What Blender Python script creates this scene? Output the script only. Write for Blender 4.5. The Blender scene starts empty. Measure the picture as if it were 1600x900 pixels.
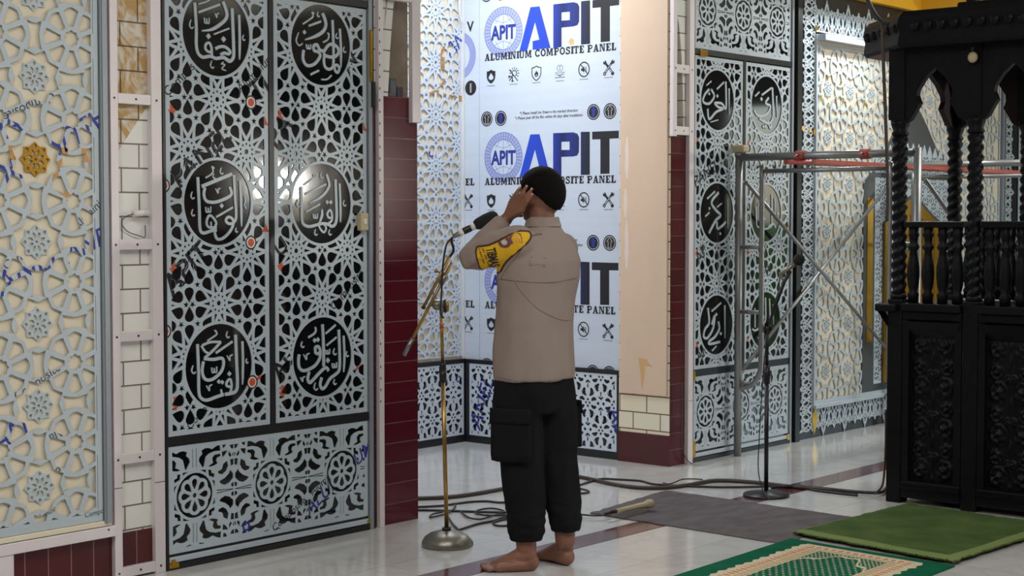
import bpy, bmesh, math, random
import numpy as np
from math import sin, cos, pi, radians, sqrt, atan2, hypot
from mathutils import Vector, Matrix, noise
from mathutils.geometry import delaunay_2d_cdt
from mathutils.bvhtree import BVHTree

random.seed(7)
scene = bpy.context.scene
col = scene.collection

# ------------------------------------------------------------------ camera
FPX, YAW, PITCH, EYE = 2503.0, radians(40.45), radians(2.507), 1.48
cam_data = bpy.data.cameras.new('camera')
cam_data.sensor_width = 36.0
cam_data.lens = FPX / 1600.0 * 36.0
cam_data.clip_start, cam_data.clip_end = 0.1, 200
cam = bpy.data.objects.new('camera', cam_data)
cam.location = (0, 0, EYE)
cam.rotation_euler = (pi / 2 - PITCH, 0, YAW - pi / 2)
col.objects.link(cam)
scene.camera = cam

# ------------------------------------------------------------------ exposure, sky, lamps
scene.view_settings.view_transform = 'Standard'
scene.view_settings.look = 'None'
scene.view_settings.gamma = 1.0
scene.view_settings.exposure = -0.30
scene.view_settings.use_curve_mapping = False
scene.cycles.max_bounces = 7
scene.cycles.diffuse_bounces = 4
scene.cycles.glossy_bounces = 4
scene.cycles.caustics_reflective = False
scene.cycles.caustics_refractive = False
scene.cycles.sample_clamp_indirect = 6.0
scene.cycles.use_denoising = True

world = bpy.data.worlds.new('world')
scene.world = world
world.use_nodes = True
wn = world.node_tree
sky = wn.nodes.new('ShaderNodeTexSky')
sky.sky_type = 'NISHITA'
sky.sun_disc = False
sky.sun_elevation = radians(38)
sky.sun_rotation = radians(200)
bg = wn.nodes['Background']
bg.inputs['Strength'].default_value = 0.9
wn.links.new(sky.outputs['Color'], bg.inputs['Color'])

def area_lamp(name, loc, size, power, color=(1, 1, 1), rot=(0, 0, 0), size_y=None, spread=None):
    d = bpy.data.lights.new(name, 'AREA')
    d.energy, d.color = power, color
    d.shape = 'RECTANGLE'
    d.size, d.size_y = size, size_y or size
    if spread: d.spread = spread
    o = bpy.data.objects.new(name, d)
    o.location, o.rotation_euler = loc, rot
    col.objects.link(o)
    return o

sun_d = bpy.data.lights.new('sun', 'SUN'); sun_d.energy = 3.0; sun_d.angle = radians(1.0); sun_d.color = (1, .95, .86)
sun = bpy.data.objects.new('sun', sun_d); sun.rotation_euler = (radians(48), 0, radians(24)); col.objects.link(sun)

CEIL = 4.3
area_lamp('ceiling_area_lamp', (2.6, 1.6, CEIL - .06), 2.2, 88, (1.0, .97, .93), size_y=1.0)  # unseen area lamps added under the ceiling, no fixtures built
area_lamp('ceiling_area_lamp', (6.2, 0.6, CEIL - .06), 2.2, 74, (1.0, .97, .93), size_y=1.0)
area_lamp('ceiling_area_lamp', (9.6, 2.6, CEIL - .06), 2.2, 92, (1.0, .97, .92), size_y=1.0)
area_lamp('ceiling_area_lamp', (0.6, 2.9, CEIL - .06), 1.6, 115, (1.0, .97, .93), size_y=1.0)  # unseen too, brightened to lift the left end of the wall
area_lamp('niche_tube_lamp', (6.75, 6.35, 3.55), 1.4, 60, (.86, .92, 1.0), size_y=.35)
area_lamp('mihrab_lamp', (9.75, 5.08, 3.0), .5, 32, (.95, 1.0, .98), rot=(radians(-25), 0, 0), size_y=.12)

# ------------------------------------------------------------------ pixel -> point on a real plane
_cp, _sp, _ca, _sa = cos(PITCH), sin(PITCH), cos(YAW), sin(YAW)
CF = Vector((_ca * _cp, _sa * _cp, -_sp)); CR = Vector((_sa, -_ca, 0)); CU = Vector((_ca * _sp, _sa * _sp, _cp))
def hit(px, py, axis, v):
    r = CF + CR * ((px - 800) / FPX) - CU * ((py - 450) / FPX)
    o = Vector((0, 0, EYE))
    return o + r * ((v - o[axis]) / r[axis])
def on_floor(px, py, z=0.0): return hit(px, py, 2, z)
def at_depth(px, py, d):
    r = CF + CR * ((px - 800) / FPX) - CU * ((py - 450) / FPX)
    return Vector((0, 0, EYE)) + r * d

# ------------------------------------------------------------------ materials
def mat(name, color, rough=.5, metal=0.0, spec=.5, var=0.0, vscale=6.0, bump=0.0, bscale=60.0, coat=0.0, stretch=None, color2=None):
    m = bpy.data.materials.new(name)
    m.use_nodes = True
    nt = m.node_tree
    b = nt.nodes['Principled BSDF']
    b.inputs['Base Color'].default_value = (*color, 1)
    b.inputs['Roughness'].default_value = rough
    b.inputs['Metallic'].default_value = metal
    b.inputs['Specular IOR Level'].default_value = spec
    b.inputs['Coat Weight'].default_value = coat
    if var or bump:
        tc = nt.nodes.new('ShaderNodeTexCoord')
        src = tc.outputs['Object']
        if stretch:
            mp = nt.nodes.new('ShaderNodeMapping'); mp.inputs['Scale'].default_value = stretch
            nt.links.new(src, mp.inputs['Vector']); src = mp.outputs['Vector']
    if var:
        n = nt.nodes.new('ShaderNodeTexNoise'); n.inputs['Scale'].default_value = vscale; n.inputs['Detail'].default_value = 5
        nt.links.new(src, n.inputs['Vector'])
        r = nt.nodes.new('ShaderNodeValToRGB')
        c2 = color2 or tuple(max(0, c * (1 - var)) for c in color)
        r.color_ramp.elements[0].position = .32; r.color_ramp.elements[1].position = .68
        r.color_ramp.elements[0].color = (*c2, 1)
        r.color_ramp.elements[1].color = (*(min(1, c * (1 + var * .5)) for c in color), 1)
        nt.links.new(n.outputs['Fac'], r.inputs['Fac']); nt.links.new(r.outputs['Color'], b.inputs['Base Color'])
    if bump:
        n2 = nt.nodes.new('ShaderNodeTexNoise'); n2.inputs['Scale'].default_value = bscale; n2.inputs['Detail'].default_value = 4
        nt.links.new(src, n2.inputs['Vector'])
        bp = nt.nodes.new('ShaderNodeBump'); bp.inputs['Strength'].default_value = bump; bp.inputs['Distance'].default_value = .01
        nt.links.new(n2.outputs['Fac'], bp.inputs['Height']); nt.links.new(bp.outputs['Normal'], b.inputs['Normal'])
    return m

def S(r, g, b):
    f = lambda c: (c / 255 / 12.92) if c / 255 <= .04045 else ((c / 255 + .055) / 1.055) ** 2.4
    return (f(r), f(g), f(b))

M = {}
M['film'] = mat('pale_film', S(184, 197, 205), .36, var=.06, vscale=3)
M['film_niche'] = mat('niche_film', S(206, 216, 228), .4, var=.05, vscale=3)
M['gloss_black'] = mat('gloss_black_panel', (.006, .0065, .007), .06, spec=.6)
M['black'] = mat('black_satin', (.012, .013, .015), .35)
M['frame_grey'] = mat('frame_grey_aluminium', S(150, 158, 165), .35, metal=.3)
M['cream'] = mat('cream_board', S(226, 216, 192), .55, var=.03, vscale=2)
M['alu'] = mat('primed_aluminium', S(226, 218, 220), .42, metal=.15, var=.03, vscale=4)
M['screw'] = mat('screw_dark', (.05, .05, .05), .4, metal=.8)
M['gold'] = mat('gold_sheet', S(196, 150, 48), .22, metal=.75, var=.1, vscale=9)
M['gold_dull'] = mat('tan_gold_sheet', S(190, 140, 70), .4, metal=.3)
M['ink'] = mat('black_ink', (.012, .012, .016), .5)
M['ink_soft'] = mat('grey_ink', S(70, 74, 88), .5)
M['blue'] = mat('blue_ink', S(38, 52, 150), .45)
M['logo_blue'] = mat('logo_blue_ink', S(112, 124, 200), .45)
M['orange'] = mat('orange_ink', S(196, 84, 44), .5)
M['white'] = mat('white_plastic', S(226, 224, 218), .4)
M['ivory'] = mat('ivory_plastic', S(190, 176, 142), .45)
M['brass'] = mat('worn_brass', S(186, 142, 58), .3, metal=.75, var=.25, vscale=14, color2=S(140, 118, 84))
M['steel'] = mat('brushed_steel', S(150, 152, 152), .32, metal=.85, var=.1, vscale=6)
M['galv'] = mat('galvanised_tube', S(150, 152, 152), .38, metal=.65, var=.12, vscale=8)
M['dull_metal'] = mat('cast_base_metal', S(150, 146, 136), .38, metal=.75, var=.25, vscale=12, bump=.15, bscale=30)
M['redmetal'] = mat('red_painted_steel', S(176, 82, 70), .5, var=.15, vscale=8)
M['rubber'] = mat('black_cable_rubber', (.02, .02, .022), .5)
M['brown_cable'] = mat('brown_cable_rubber', S(66, 52, 46), .5)
M['foam'] = mat('foam_black', (.012, .012, .012), .9, bump=.5, bscale=220)
M['wood'] = mat('ebonised_carved_wood', (.0032, .0036, .0056), .45, spec=.2, var=.3, vscale=9, bump=.2, bscale=45)
M['maroon'] = mat('maroon_stained_wood', S(30, 10, 15), .5, spec=.3)
M['skin'] = mat('skin', S(134, 92, 72), .5, var=.12, vscale=14, bump=.05, bscale=180)
M['nail'] = mat('nail', S(196, 156, 136), .35)
M['hair'] = mat('hair', (.0045, .004, .004), .75, spec=.12, bump=.6, bscale=320)
M['shirt'] = mat('khaki_shirt_cloth', S(150, 136, 128), .85, spec=.2, var=.07, vscale=3, bump=.12, bscale=500)
M['shirt_seam'] = mat('shirt_seam', S(104, 92, 86), .9, spec=.1)
M['pants'] = mat('black_trouser_cloth', (.009, .0095, .011), .9, spec=.15, var=.15, vscale=4, bump=.12, bscale=400)
M['yellow_patch'] = mat('yellow_armband_cloth', S(224, 176, 40), .7, spec=.2, var=.05, vscale=20)
M['brown_edge'] = mat('brown_edging', S(64, 40, 44), .8)
M['maroon_badge'] = mat('badge_maroon', S(110, 64, 70), .7)
M['badge_grey'] = mat('badge_silver_thread', S(190, 184, 180), .6)
M['eye'] = mat('eye_white', S(220, 214, 206), .2)
M['lip'] = mat('lip', S(128, 76, 66), .45)
M['rug_grey'] = mat('grey_felt_rug', S(108, 102, 104), .95, spec=.1, var=.22, vscale=5, bump=.4, bscale=120, stretch=(1, 2.5, 1))
M['green_mat'] = mat('green_pile_mat', S(84, 103, 58), .95, spec=.1, var=.2, vscale=5, bump=.8, bscale=160, color2=S(66, 88, 46))
M['green_fringe'] = mat('green_fringe', S(116, 132, 80), .95, spec=.1)
M['prayer_green'] = mat('prayer_rug_green', S(10, 92, 66), .9, spec=.1, var=.15, vscale=10, bump=.4, bscale=180)
M['prayer_cream'] = mat('prayer_rug_cream', S(206, 194, 166), .9, spec=.1, var=.1, vscale=16, bump=.4, bscale=180)
M['prayer_orange'] = mat('prayer_rug_orange', S(186, 128, 62), .9, spec=.1)
M['prayer_rose'] = mat('prayer_rug_rose', S(196, 130, 116), .9, spec=.1)
M['yellow_paint'] = mat('yellow_paint', S(230, 178, 44), .5, var=.05, vscale=2)
M['grey_green_paint'] = mat('grey_green_paint', S(168, 176, 160), .6)
M['ceiling'] = mat('ceiling_paint', S(196, 194, 188), .8)
M['plaster'] = mat('far_plaster', S(74, 68, 61), .8, var=.08, vscale=1.2)
M['peach'] = mat('peach_plaster', S(226, 170, 136), .7)
M['concrete'] = mat('rough_concrete', S(140, 126, 110), .9, var=.3, vscale=7, bump=.9, bscale=24)
M['ply'] = mat('cream_plywood', S(226, 198, 174), .6, var=.07, vscale=2.2, stretch=(1, 1, .35), bump=.04, bscale=60)
M['plaster_patch'] = mat('white_filler', S(234, 216, 202), .7)
M['tan_stain'] = mat('tan_stain', S(214, 172, 120), .6)
M['tan_tile'] = mat('tan_broken_tile', S(178, 164, 146), .4, var=.2, vscale=10)
M['dark_backing'] = mat('dark_backing_sheet', S(36, 38, 40), .3, spec=.5)
M['dark_grey_arch'] = mat('dark_grey_sheet', S(66, 70, 72), .3, spec=.5)
M['leafy'] = mat('garden_leaves', S(92, 140, 50), .8, var=.4, vscale=9)
M['lamp'] = None
lm = bpy.data.materials.new('glint_lamp_glass'); lm.use_nodes = True
e = lm.node_tree.nodes['Principled BSDF']; e.inputs['Emission Color'].default_value = (1, .96, .88, 1); e.inputs['Emission Strength'].default_value = 600
M['lamp'] = lm

def wall_tiles(name, c1, c2, mortar, bw, bh, ms, offset=.5, plane='xz', rough=.15, stain=False, squash=1.0):
    m = bpy.data.materials.new(name); m.use_nodes = True
    nt = m.node_tree; L = nt.links.new; b = nt.nodes['Principled BSDF']
    tc = nt.nodes.new('ShaderNodeTexCoord'); sp = nt.nodes.new('ShaderNodeSeparateXYZ'); cb = nt.nodes.new('ShaderNodeCombineXYZ')
    L(tc.outputs['Object'], sp.inputs[0])
    L(sp.outputs['X' if plane[0] == 'x' else 'Y'], cb.inputs['X']); L(sp.outputs['Z' if plane[1] == 'z' else 'Y'], cb.inputs['Y'])
    br = nt.nodes.new('ShaderNodeTexBrick'); br.offset = offset
    br.inputs['Scale'].default_value = 1.0; br.inputs['Brick Width'].default_value = bw; br.inputs['Row Height'].default_value = bh
    br.inputs['Mortar Size'].default_value = ms; br.inputs['Mortar Smooth'].default_value = .1; br.inputs['Bias'].default_value = 0
    br.inputs['Color1'].default_value = (*c1, 1); br.inputs['Color2'].default_value = (*c2, 1); br.inputs['Mortar'].default_value = (*mortar, 1)
    L(cb.outputs[0], br.inputs['Vector'])
    out = br.outputs['Color']
    if stain:   # brown glue smears on the upper tiles
        n = nt.nodes.new('ShaderNodeTexNoise'); n.inputs['Scale'].default_value = 7; n.inputs['Detail'].default_value = 6; n.inputs['Distortion'].default_value = 2.5
        L(tc.outputs['Object'], n.inputs['Vector'])
        r = nt.nodes.new('ShaderNodeValToRGB'); r.color_ramp.elements[0].position = .38; r.color_ramp.elements[1].position = .56
        r.color_ramp.elements[0].color = (.25, .25, .25, 1); r.color_ramp.elements[1].color = (1, 1, 1, 1)
        L(n.outputs['Fac'], r.inputs['Fac'])
        # mask: above a slanted line
        ma = nt.nodes.new('ShaderNodeMath'); ma.operation = 'MULTIPLY_ADD'; ma.inputs[1].default_value = -1.3
        L(sp.outputs['X'], ma.inputs[0]); L(sp.outputs['Z'], ma.inputs[2])
        st = nt.nodes.new('ShaderNodeMath'); st.operation = 'GREATER_THAN'; st.inputs[1].default_value = 1.72 - 1.3 * 3.9
        L(ma.outputs[0], st.inputs[0])
        mu = nt.nodes.new('ShaderNodeMath'); mu.operation = 'MULTIPLY'; L(r.outputs['Color'], mu.inputs[0]); L(st.outputs[0], mu.inputs[1])
        mx = nt.nodes.new('ShaderNodeMixRGB'); mx.blend_type = 'MULTIPLY'; mx.inputs['Color2'].default_value = (*S(206, 168, 108), 1)
        L(mu.outputs[0], mx.inputs['Fac']); L(out, mx.inputs['Color1']); out = mx.outputs['Color']
    L(out, b.inputs['Base Color'])
    b.inputs['Roughness'].default_value = rough
    bp = nt.nodes.new('ShaderNodeBump'); bp.inputs['Strength'].default_value = .3; bp.inputs['Distance'].default_value = .004; bp.invert = True
    L(br.outputs['Fac'], bp.inputs['Height']); L(bp.outputs['Normal'], b.inputs['Normal'])
    return m
WT = S(232, 232, 226)
M['tile_white'] = wall_tiles('white_wall_tiles', WT, S(224, 224, 220), S(118, 112, 102), .175, .099, .0035, stain=True)
M['tile_red'] = wall_tiles('dark_red_wall_tiles', S(88, 26, 34), S(78, 24, 32), S(110, 80, 80), .30, .098, .0022, offset=.0)
M['tile_red_base'] = wall_tiles('dark_red_base_tiles', S(82, 28, 32), S(74, 26, 30), S(140, 110, 102), .105, .30, .0022, offset=0)
M['tile_cream'] = wall_tiles('cream_stained_tiles', S(238, 226, 198), S(232, 226, 212), S(120, 96, 60), .20, .103, .004, plane='yz')

def floor_material():
    m = bpy.data.materials.new('white_marble_floor'); m.use_nodes = True
    nt = m.node_tree; L = nt.links.new; b = nt.nodes['Principled BSDF']
    tc = nt.nodes.new('ShaderNodeTexCoord')
    br = nt.nodes.new('ShaderNodeTexBrick'); br.offset = 0
    br.inputs['Scale'].default_value = 1; br.inputs['Brick Width'].default_value = .8; br.inputs['Row Height'].default_value = .8
    br.inputs['Mortar Size'].default_value = .0014; br.inputs['Bias'].default_value = 0
    br.inputs['Color1'].default_value = (*S(206, 205, 203), 1); br.inputs['Color2'].default_value = (*S(200, 199, 197), 1); br.inputs['Mortar'].default_value = (*S(158, 156, 152), 1)
    L(tc.outputs['Object'], br.inputs['Vector'])
    n = nt.nodes.new('ShaderNodeTexNoise'); n.inputs['Scale'].default_value = 2.2; n.inputs['Detail'].default_value = 8; n.inputs['Distortion'].default_value = 1.6
    L(tc.outputs['Object'], n.inputs['Vector'])
    r = nt.nodes.new('ShaderNodeValToRGB'); r.color_ramp.elements[0].position = .44; r.color_ramp.elements[0].color = (1, 1, 1, 1)
    r.color_ramp.elements[1].position = .5; r.color_ramp.elements[1].color = (.9, .9, .9, 1)
    e2 = r.color_ramp.elements.new(.56); e2.color = (1, 1, 1, 1)
    L(n.outputs['Fac'], r.inputs['Fac'])
    mx = nt.nodes.new('ShaderNodeMixRGB'); mx.blend_type = 'MULTIPLY'; mx.inputs['Fac'].default_value = .7
    L(br.outputs['Color'], mx.inputs['Color1']); L(r.outputs['Color'], mx.inputs['Color2'])
    L(mx.outputs['Color'], b.inputs['Base Color'])
    b.inputs['Roughness'].default_value = .11; b.inputs['Specular IOR Level'].default_value = .6
    return m
M['floor'] = floor_material()
M['granite'] = mat('dark_red_granite', S(104, 66, 70), .12, var=.3, vscale=30, spec=.6)

# ------------------------------------------------------------------ mesh helpers
class MB:
    """collects shapes; build() links them as ONE mesh object"""
    def __init__(s): s.v, s.f, s.m, s.sm = [], [], [], []
    def add(s, verts, faces, mi=0, smooth=False):
        o = len(s.v)
        s.v += [tuple(v) for v in verts]
        s.f += [tuple(i + o for i in f) for f in faces]
        s.m += [mi] * len(faces); s.sm += [smooth] * len(faces)
        return s
    def box(s, a, b, mi=0, bev=0.0):
        x0, y0, z0 = (min(a[i], b[i]) for i in range(3)); x1, y1, z1 = (max(a[i], b[i]) for i in range(3))
        if bev <= 0:
            v = [(x0, y0, z0), (x1, y0, z0), (x1, y1, z0), (x0, y1, z0), (x0, y0, z1), (x1, y0, z1), (x1, y1, z1), (x0, y1, z1)]
            return s.add(v, [(3, 2, 1, 0), (4, 5, 6, 7), (0, 1, 5, 4), (1, 2, 6, 5), (2, 3, 7, 6), (3, 0, 4, 7)], mi)
        bm = bmesh.new(); bmesh.ops.create_cube(bm, size=1)
        for v in bm.verts: v.co = ((x0 + x1) / 2 + v.co.x * (x1 - x0), (y0 + y1) / 2 + v.co.y * (y1 - y0), (z0 + z1) / 2 + v.co.z * (z1 - z0))
        bmesh.ops.bevel(bm, geom=bm.edges[:], offset=bev, segments=2, affect='EDGES', profile=.5)
        return s.bm(bm, mi)
    def bm(s, bm, mi=0, smooth=False):
        bm.verts.index_update()
        s.add([v.co for v in bm.verts], [[v.index for v in f.verts] for f in bm.faces], mi, smooth); bm.free(); return s
    def tube(s, pts, r, seg=8, mi=0, caps=True, closed=False):
        pts = [Vector(p) for p in pts]; n = len(pts)
        rs = r if isinstance(r, (list, tuple)) else [r] * n
        rings = []; up = None
        for i, p in enumerate(pts):
            if closed: d = pts[(i + 1) % n] - pts[i - 1]
            else: d = pts[min(i + 1, n - 1)] - pts[max(i - 1, 0)]
            d = d.normalized() if d.length > 1e-9 else Vector((0, 0, 1))
            if up is None:
                up = Vector((0, 0, 1)) if abs(d.z) < .9 else Vector((1, 0, 0))
            x = d.cross(up)
            if x.length < 1e-5: x = d.orthogonal()
            x.normalize(); up = x.cross(d).normalized()
            rings.append([p + x * (cos(2 * pi * k / seg) * rs[i]) + up * (sin(2 * pi * k / seg) * rs[i]) for k in range(seg)])
        v = [q for rg in rings for q in rg]; f = []
        for i in range(n if closed else n - 1):
            j = (i + 1) % n
            for k in range(seg):
                k2 = (k + 1) % seg
                f.append((i * seg + k, i * seg + k2, j * seg + k2, j * seg + k))
        s.add(v, f, mi, True)
        if caps and not closed:
            o = len(s.v) - len(v)
            s.f += [tuple(o + k for k in range(seg))[::-1], tuple(o + (n - 1) * seg + k for k in range(seg))]; s.m += [mi, mi]; s.sm += [False, False]
        return s
    def lathe(s, prof, c=(0, 0, 0), seg=16, mi=0, smooth=True):
        v, f = [], []; n = len(prof)
        for (r, z) in prof:
            for k in range(seg): v.append((c[0] + r * cos(2 * pi * k / seg), c[1] + r * sin(2 * pi * k / seg), c[2] + z))
        for i in range(n - 1):
            for k in range(seg):
                k2 = (k + 1) % seg; f.append((i * seg + k, i * seg + k2, (i + 1) * seg + k2, (i + 1) * seg + k))
        f.append(tuple(range(seg))[::-1]); f.append(tuple((n - 1) * seg + k for k in range(seg)))
        return s.add(v, f, mi, smooth)
    def ball(s, c, r, seg=16, rings=10, mi=0, mtx=None):
        rx, ry, rz = r if isinstance(r, (tuple, list)) else (r, r, r)
        v, f = [], []
        for i in range(rings + 1):
            t = pi * i / rings
            for k in range(seg):
                q = Vector((rx * sin(t) * cos(2 * pi * k / seg), ry * sin(t) * sin(2 * pi * k / seg), rz * cos(t)))
                if mtx: q = mtx @ q
                v.append(Vector(c) + q)
        for i in range(rings):
            for k in range(seg):
                k2 = (k + 1) % seg; f.append((i * seg + k, (i + 1) * seg + k, (i + 1) * seg + k2, i * seg + k2))
        return s.add(v, f, mi, True)
    def plate(s, reg, z0, z1, mi=0, back=False):
        """reg = (2d verts, tris): a sheet between z0 (back) and z1 (front) with its cut edges"""
        vs, ts = reg
        n = len(vs); o = len(s.v)
        s.v += [(x, y, z1) for x, y in vs]
        s.f += [tuple(i + o for i in t) for t in ts]; s.m += [mi] * len(ts); s.sm += [False] * len(ts)
        if z1 - z0 > 1e-7:
            cnt = {}
            for t in ts:
                for a, b in zip(t, t[1:] + t[:1]): cnt[(a, b)] = 1
            s.v += [(x, y, z0) for x, y in vs]
            for (a, b) in cnt:
                if (b, a) not in cnt:
                    s.f.append((o + b, o + a, o + n + a, o + n + b)); s.m.append(mi); s.sm.append(False)
            if back:
                s.f += [tuple(o + n + i for i in reversed(t)) for t in ts]; s.m += [mi] * len(ts); s.sm += [False] * len(ts)
        return s
    def build(s, name, mats, parent=None, loc=None, rot=None):
        me = bpy.data.meshes.new(name)
        me.from_pydata(s.v, [], s.f)
        if not isinstance(mats, (list, tuple)): mats = [mats]
        for m in mats: me.materials.append(m)
        if s.f:
            me.polygons.foreach_set('material_index', s.m)
            me.polygons.foreach_set('use_smooth', s.sm)
        me.validate(); me.update()
        o = bpy.data.objects.new(name, me); col.objects.link(o)
        if parent: o.parent = parent
        if loc is not None: o.location = loc
        if rot is not None: o.rotation_euler = rot
        return o

def tag(o, label=None, cat=None, group=None, kind=None):
    if label: o['label'] = label
    if cat: o['category'] = cat
    if group: o['group'] = group
    if kind: o['kind'] = kind
    return o
def thing(name, label, cat, loc=(0, 0, 0), rot=(0, 0, 0), group=None):
    o = bpy.data.objects.new(name, None); o.empty_display_size = .1
    col.objects.link(o); o.location = loc; o.rotation_euler = rot
    return tag(o, label, cat, group)
def struct(mb, name, mats): return tag(mb.build(name, mats), kind='structure')

def ccw(p):
    a = sum(p[i - 1][0] * p[i][1] - p[i][0] * p[i - 1][1] for i in range(len(p)))
    return list(p) if a > 0 else list(reversed(p))
def region(pos, neg=(), clip=None, over=(), neg2=(), extra=()):
    """(inside pos and not inside neg, or inside over), not inside neg2, inside clip -> (verts, triangles)"""
    groups = [pos, neg, over, neg2, clip or []]
    vs, es = [], []
    for g in groups:
        for p in g:
            b = len(vs); n = len(p)
            vs += [Vector((x, y)) for x, y in p]; es += [(b + i, b + (i + 1) % n) for i in range(n)]
    vs += [Vector(q[:2]) for q in extra]
    ov, oe, of, _, _, _ = delaunay_2d_cdt(vs, es, [], 0, 2e-6, False)
    O = np.array([(v.x, v.y) for v in ov]); T = np.array([f[:3] for f in of], dtype=np.int64)
    C = O[T].mean(axis=1)
    order = np.argsort(C[:, 0]); cx = C[order, 0]
    def mask(polys):
        r = np.zeros(len(T), bool)
        for p in polys:
            q = np.array([(x, y) for x, y in p]); lo, hi = q.min(0), q.max(0)
            i0, i1 = np.searchsorted(cx, lo[0]), np.searchsorted(cx, hi[0], 'right')
            ids = order[i0:i1]
            ids = ids[(C[ids, 1] >= lo[1]) & (C[ids, 1] <= hi[1]) & ~r[ids]]
            if not len(ids): continue
            px, py = C[ids, 0], C[ids, 1]; c = np.zeros(len(ids), bool)
            for k in range(len(q)):
                x1, y1 = q[k - 1]; x2, y2 = q[k]
                if y1 == y2: continue
                c ^= ((y1 > py) != (y2 > py)) & (px < (x2 - x1) * (py - y1) / (y2 - y1) + x1)
            r[ids[c]] = True
        return r
    keep = ((mask(pos) & ~mask(neg)) | mask(over)) & ~mask(neg2)
    if clip: keep &= mask(clip)
    used, tris = {}, []
    for t in T[keep].tolist():
        a, b, c = O[t[0]], O[t[1]], O[t[2]]
        d = (b[0] - a[0]) * (c[1] - a[1]) - (c[0] - a[0]) * (b[1] - a[1])
        if abs(d) < 1e-12: continue
        if d < 0: t = t[::-1]
        tris.append(tuple(used.setdefault(i, len(used)) for i in t))
    vv = [None] * len(used)
    for i, k in used.items(): vv[k] = (float(O[i][0]), float(O[i][1]))
    return vv, tris

def cat(pts, n=6, closed=False):
    """catmull-rom through the points"""
    P = [Vector(p) for p in pts]
    if len(P) < 3: return P
    out = []; N = len(P)
    for i in range(N if closed else N - 1):
        if closed: a, b, c, d = P[i - 1], P[i], P[(i + 1) % N], P[(i + 2) % N]
        else: a, b, c, d = P[max(i - 1, 0)], P[i], P[i + 1], P[min(i + 2, N - 1)]
        for k in range(n):
            t = k / n
            out.append(.5 * ((2 * b) + (c - a) * t + (2 * a - 5 * b + 4 * c - d) * t * t + (3 * b - a - 3 * c + d) * t ** 3))
    if not closed: out.append(P[-1])
    return out
def stroke(pts, w, taper=(1, 1), n=5, smooth=True):
    """a pen stroke: list of small quads and joints (polygons that overlap)"""
    P = cat(pts, n) if smooth and len(pts) > 2 else [Vector(p) for p in pts]
    m = len(P); polys = []
    L, R = [], []
    for i, p in enumerate(P):
        d = P[min(i + 1, m - 1)] - P[max(i - 1, 0)]
        if d.length < 1e-9: d = Vector((1, 0))
        d.normalize(); q = Vector((-d.y, d.x))
        t = i / max(1, m - 1)
        k = min(1, taper[0] + (1 - taper[0]) * t * 4) * min(1, taper[1] + (1 - taper[1]) * (1 - t) * 4)
        L.append(p + q * (w / 2 * k)); R.append(p - q * (w / 2 * k))
    for i in range(m - 1):
        quad = [R[i], R[i + 1], L[i + 1], L[i]]
        a = sum(quad[j - 1].x * quad[j].y - quad[j].x * quad[j - 1].y for j in range(4))
        if abs(a) > 1e-12: polys.append([(v.x, v.y) for v in quad])
    for i in range(1, m - 1):
        if smooth and len(pts) > 2 and i % 2: continue
        r = (L[i] - R[i]).length / 2
        if r > 1e-6: polys.append([(P[i].x + r * .98 * cos(j * pi / 3), P[i].y + r * .98 * sin(j * pi / 3)) for j in range(6)])
    return polys
def crescent(pts, w, ends=(.15, .15), n=5):
    """one closed tapering blob along a curve (for cut-outs)"""
    P = cat(pts, n) if len(pts) > 2 else [Vector(p) for p in pts]
    m = len(P); L, R = [], []
    for i, p in enumerate(P):
        d = P[min(i + 1, m - 1)] - P[max(i - 1, 0)]
        d.normalize(); q = Vector((-d.y, d.x)); t = i / (m - 1)
        k = sin(pi * min(1, max(0, t))) ** .6
        e = ends[0] * (1 - t) + ends[1] * t
        h = w / 2 * max(k, e)
        L.append(p + q * h); R.append(p - q * h)
    return [(v.x, v.y) for v in R] + [(v.x, v.y) for v in reversed(L)]
def circ(cx, cy, r, n=32, ry=None, a0=0): return [(cx + r * cos(a0 + 2 * pi * k / n), cy + (ry or r) * sin(a0 + 2 * pi * k / n)) for k in range(n)]
def rect(x0, y0, x1, y1): return [(x0, y0), (x1, y0), (x1, y1), (x0, y1)]
def star(cx, cy, ro, ri, n, a0): return [(cx + (ro if k % 2 == 0 else ri) * cos(a0 + pi * k / n), cy + (ro if k % 2 == 0 else ri) * sin(a0 + pi * k / n)) for k in range(2 * n)]
def inside_poly(p, poly):
    x, y = p; c = False
    for i in range(len(poly)):
        x1, y1 = poly[i - 1]; x2, y2 = poly[i]
        if (y1 > y) != (y2 > y) and x < (x2 - x1) * (y - y1) / (y2 - y1) + x1: c = not c
    return c
def xf(p, ox, oy, ang=0, s=1, sx=1):
    c, n = cos(ang), sin(ang)
    return [(ox + s * (x * sx * c - y * n), oy + s * (x * sx * n + y * c)) for x, y in p]
def clip_rect(p, x0, y0, x1, y1):
    """Sutherland-Hodgman against a rectangle"""
    def cl(q, f, ix):
        out = []
        for i in range(len(q)):
            a, b = q[i - 1], q[i]
            fa, fb = f(a), f(b)
            if fa >= 0: out.append(a)
            if (fa >= 0) != (fb >= 0):
                t = fa / (fa - fb); out.append((a[0] + (b[0] - a[0]) * t, a[1] + (b[1] - a[1]) * t))
        return out
    for f in (lambda a: a[0] - x0, lambda a: x1 - a[0], lambda a: a[1] - y0, lambda a: y1 - a[1]):
        if not p: return []
        p = cl(p, f, 0)
    return p if len(p) > 2 else []

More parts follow.
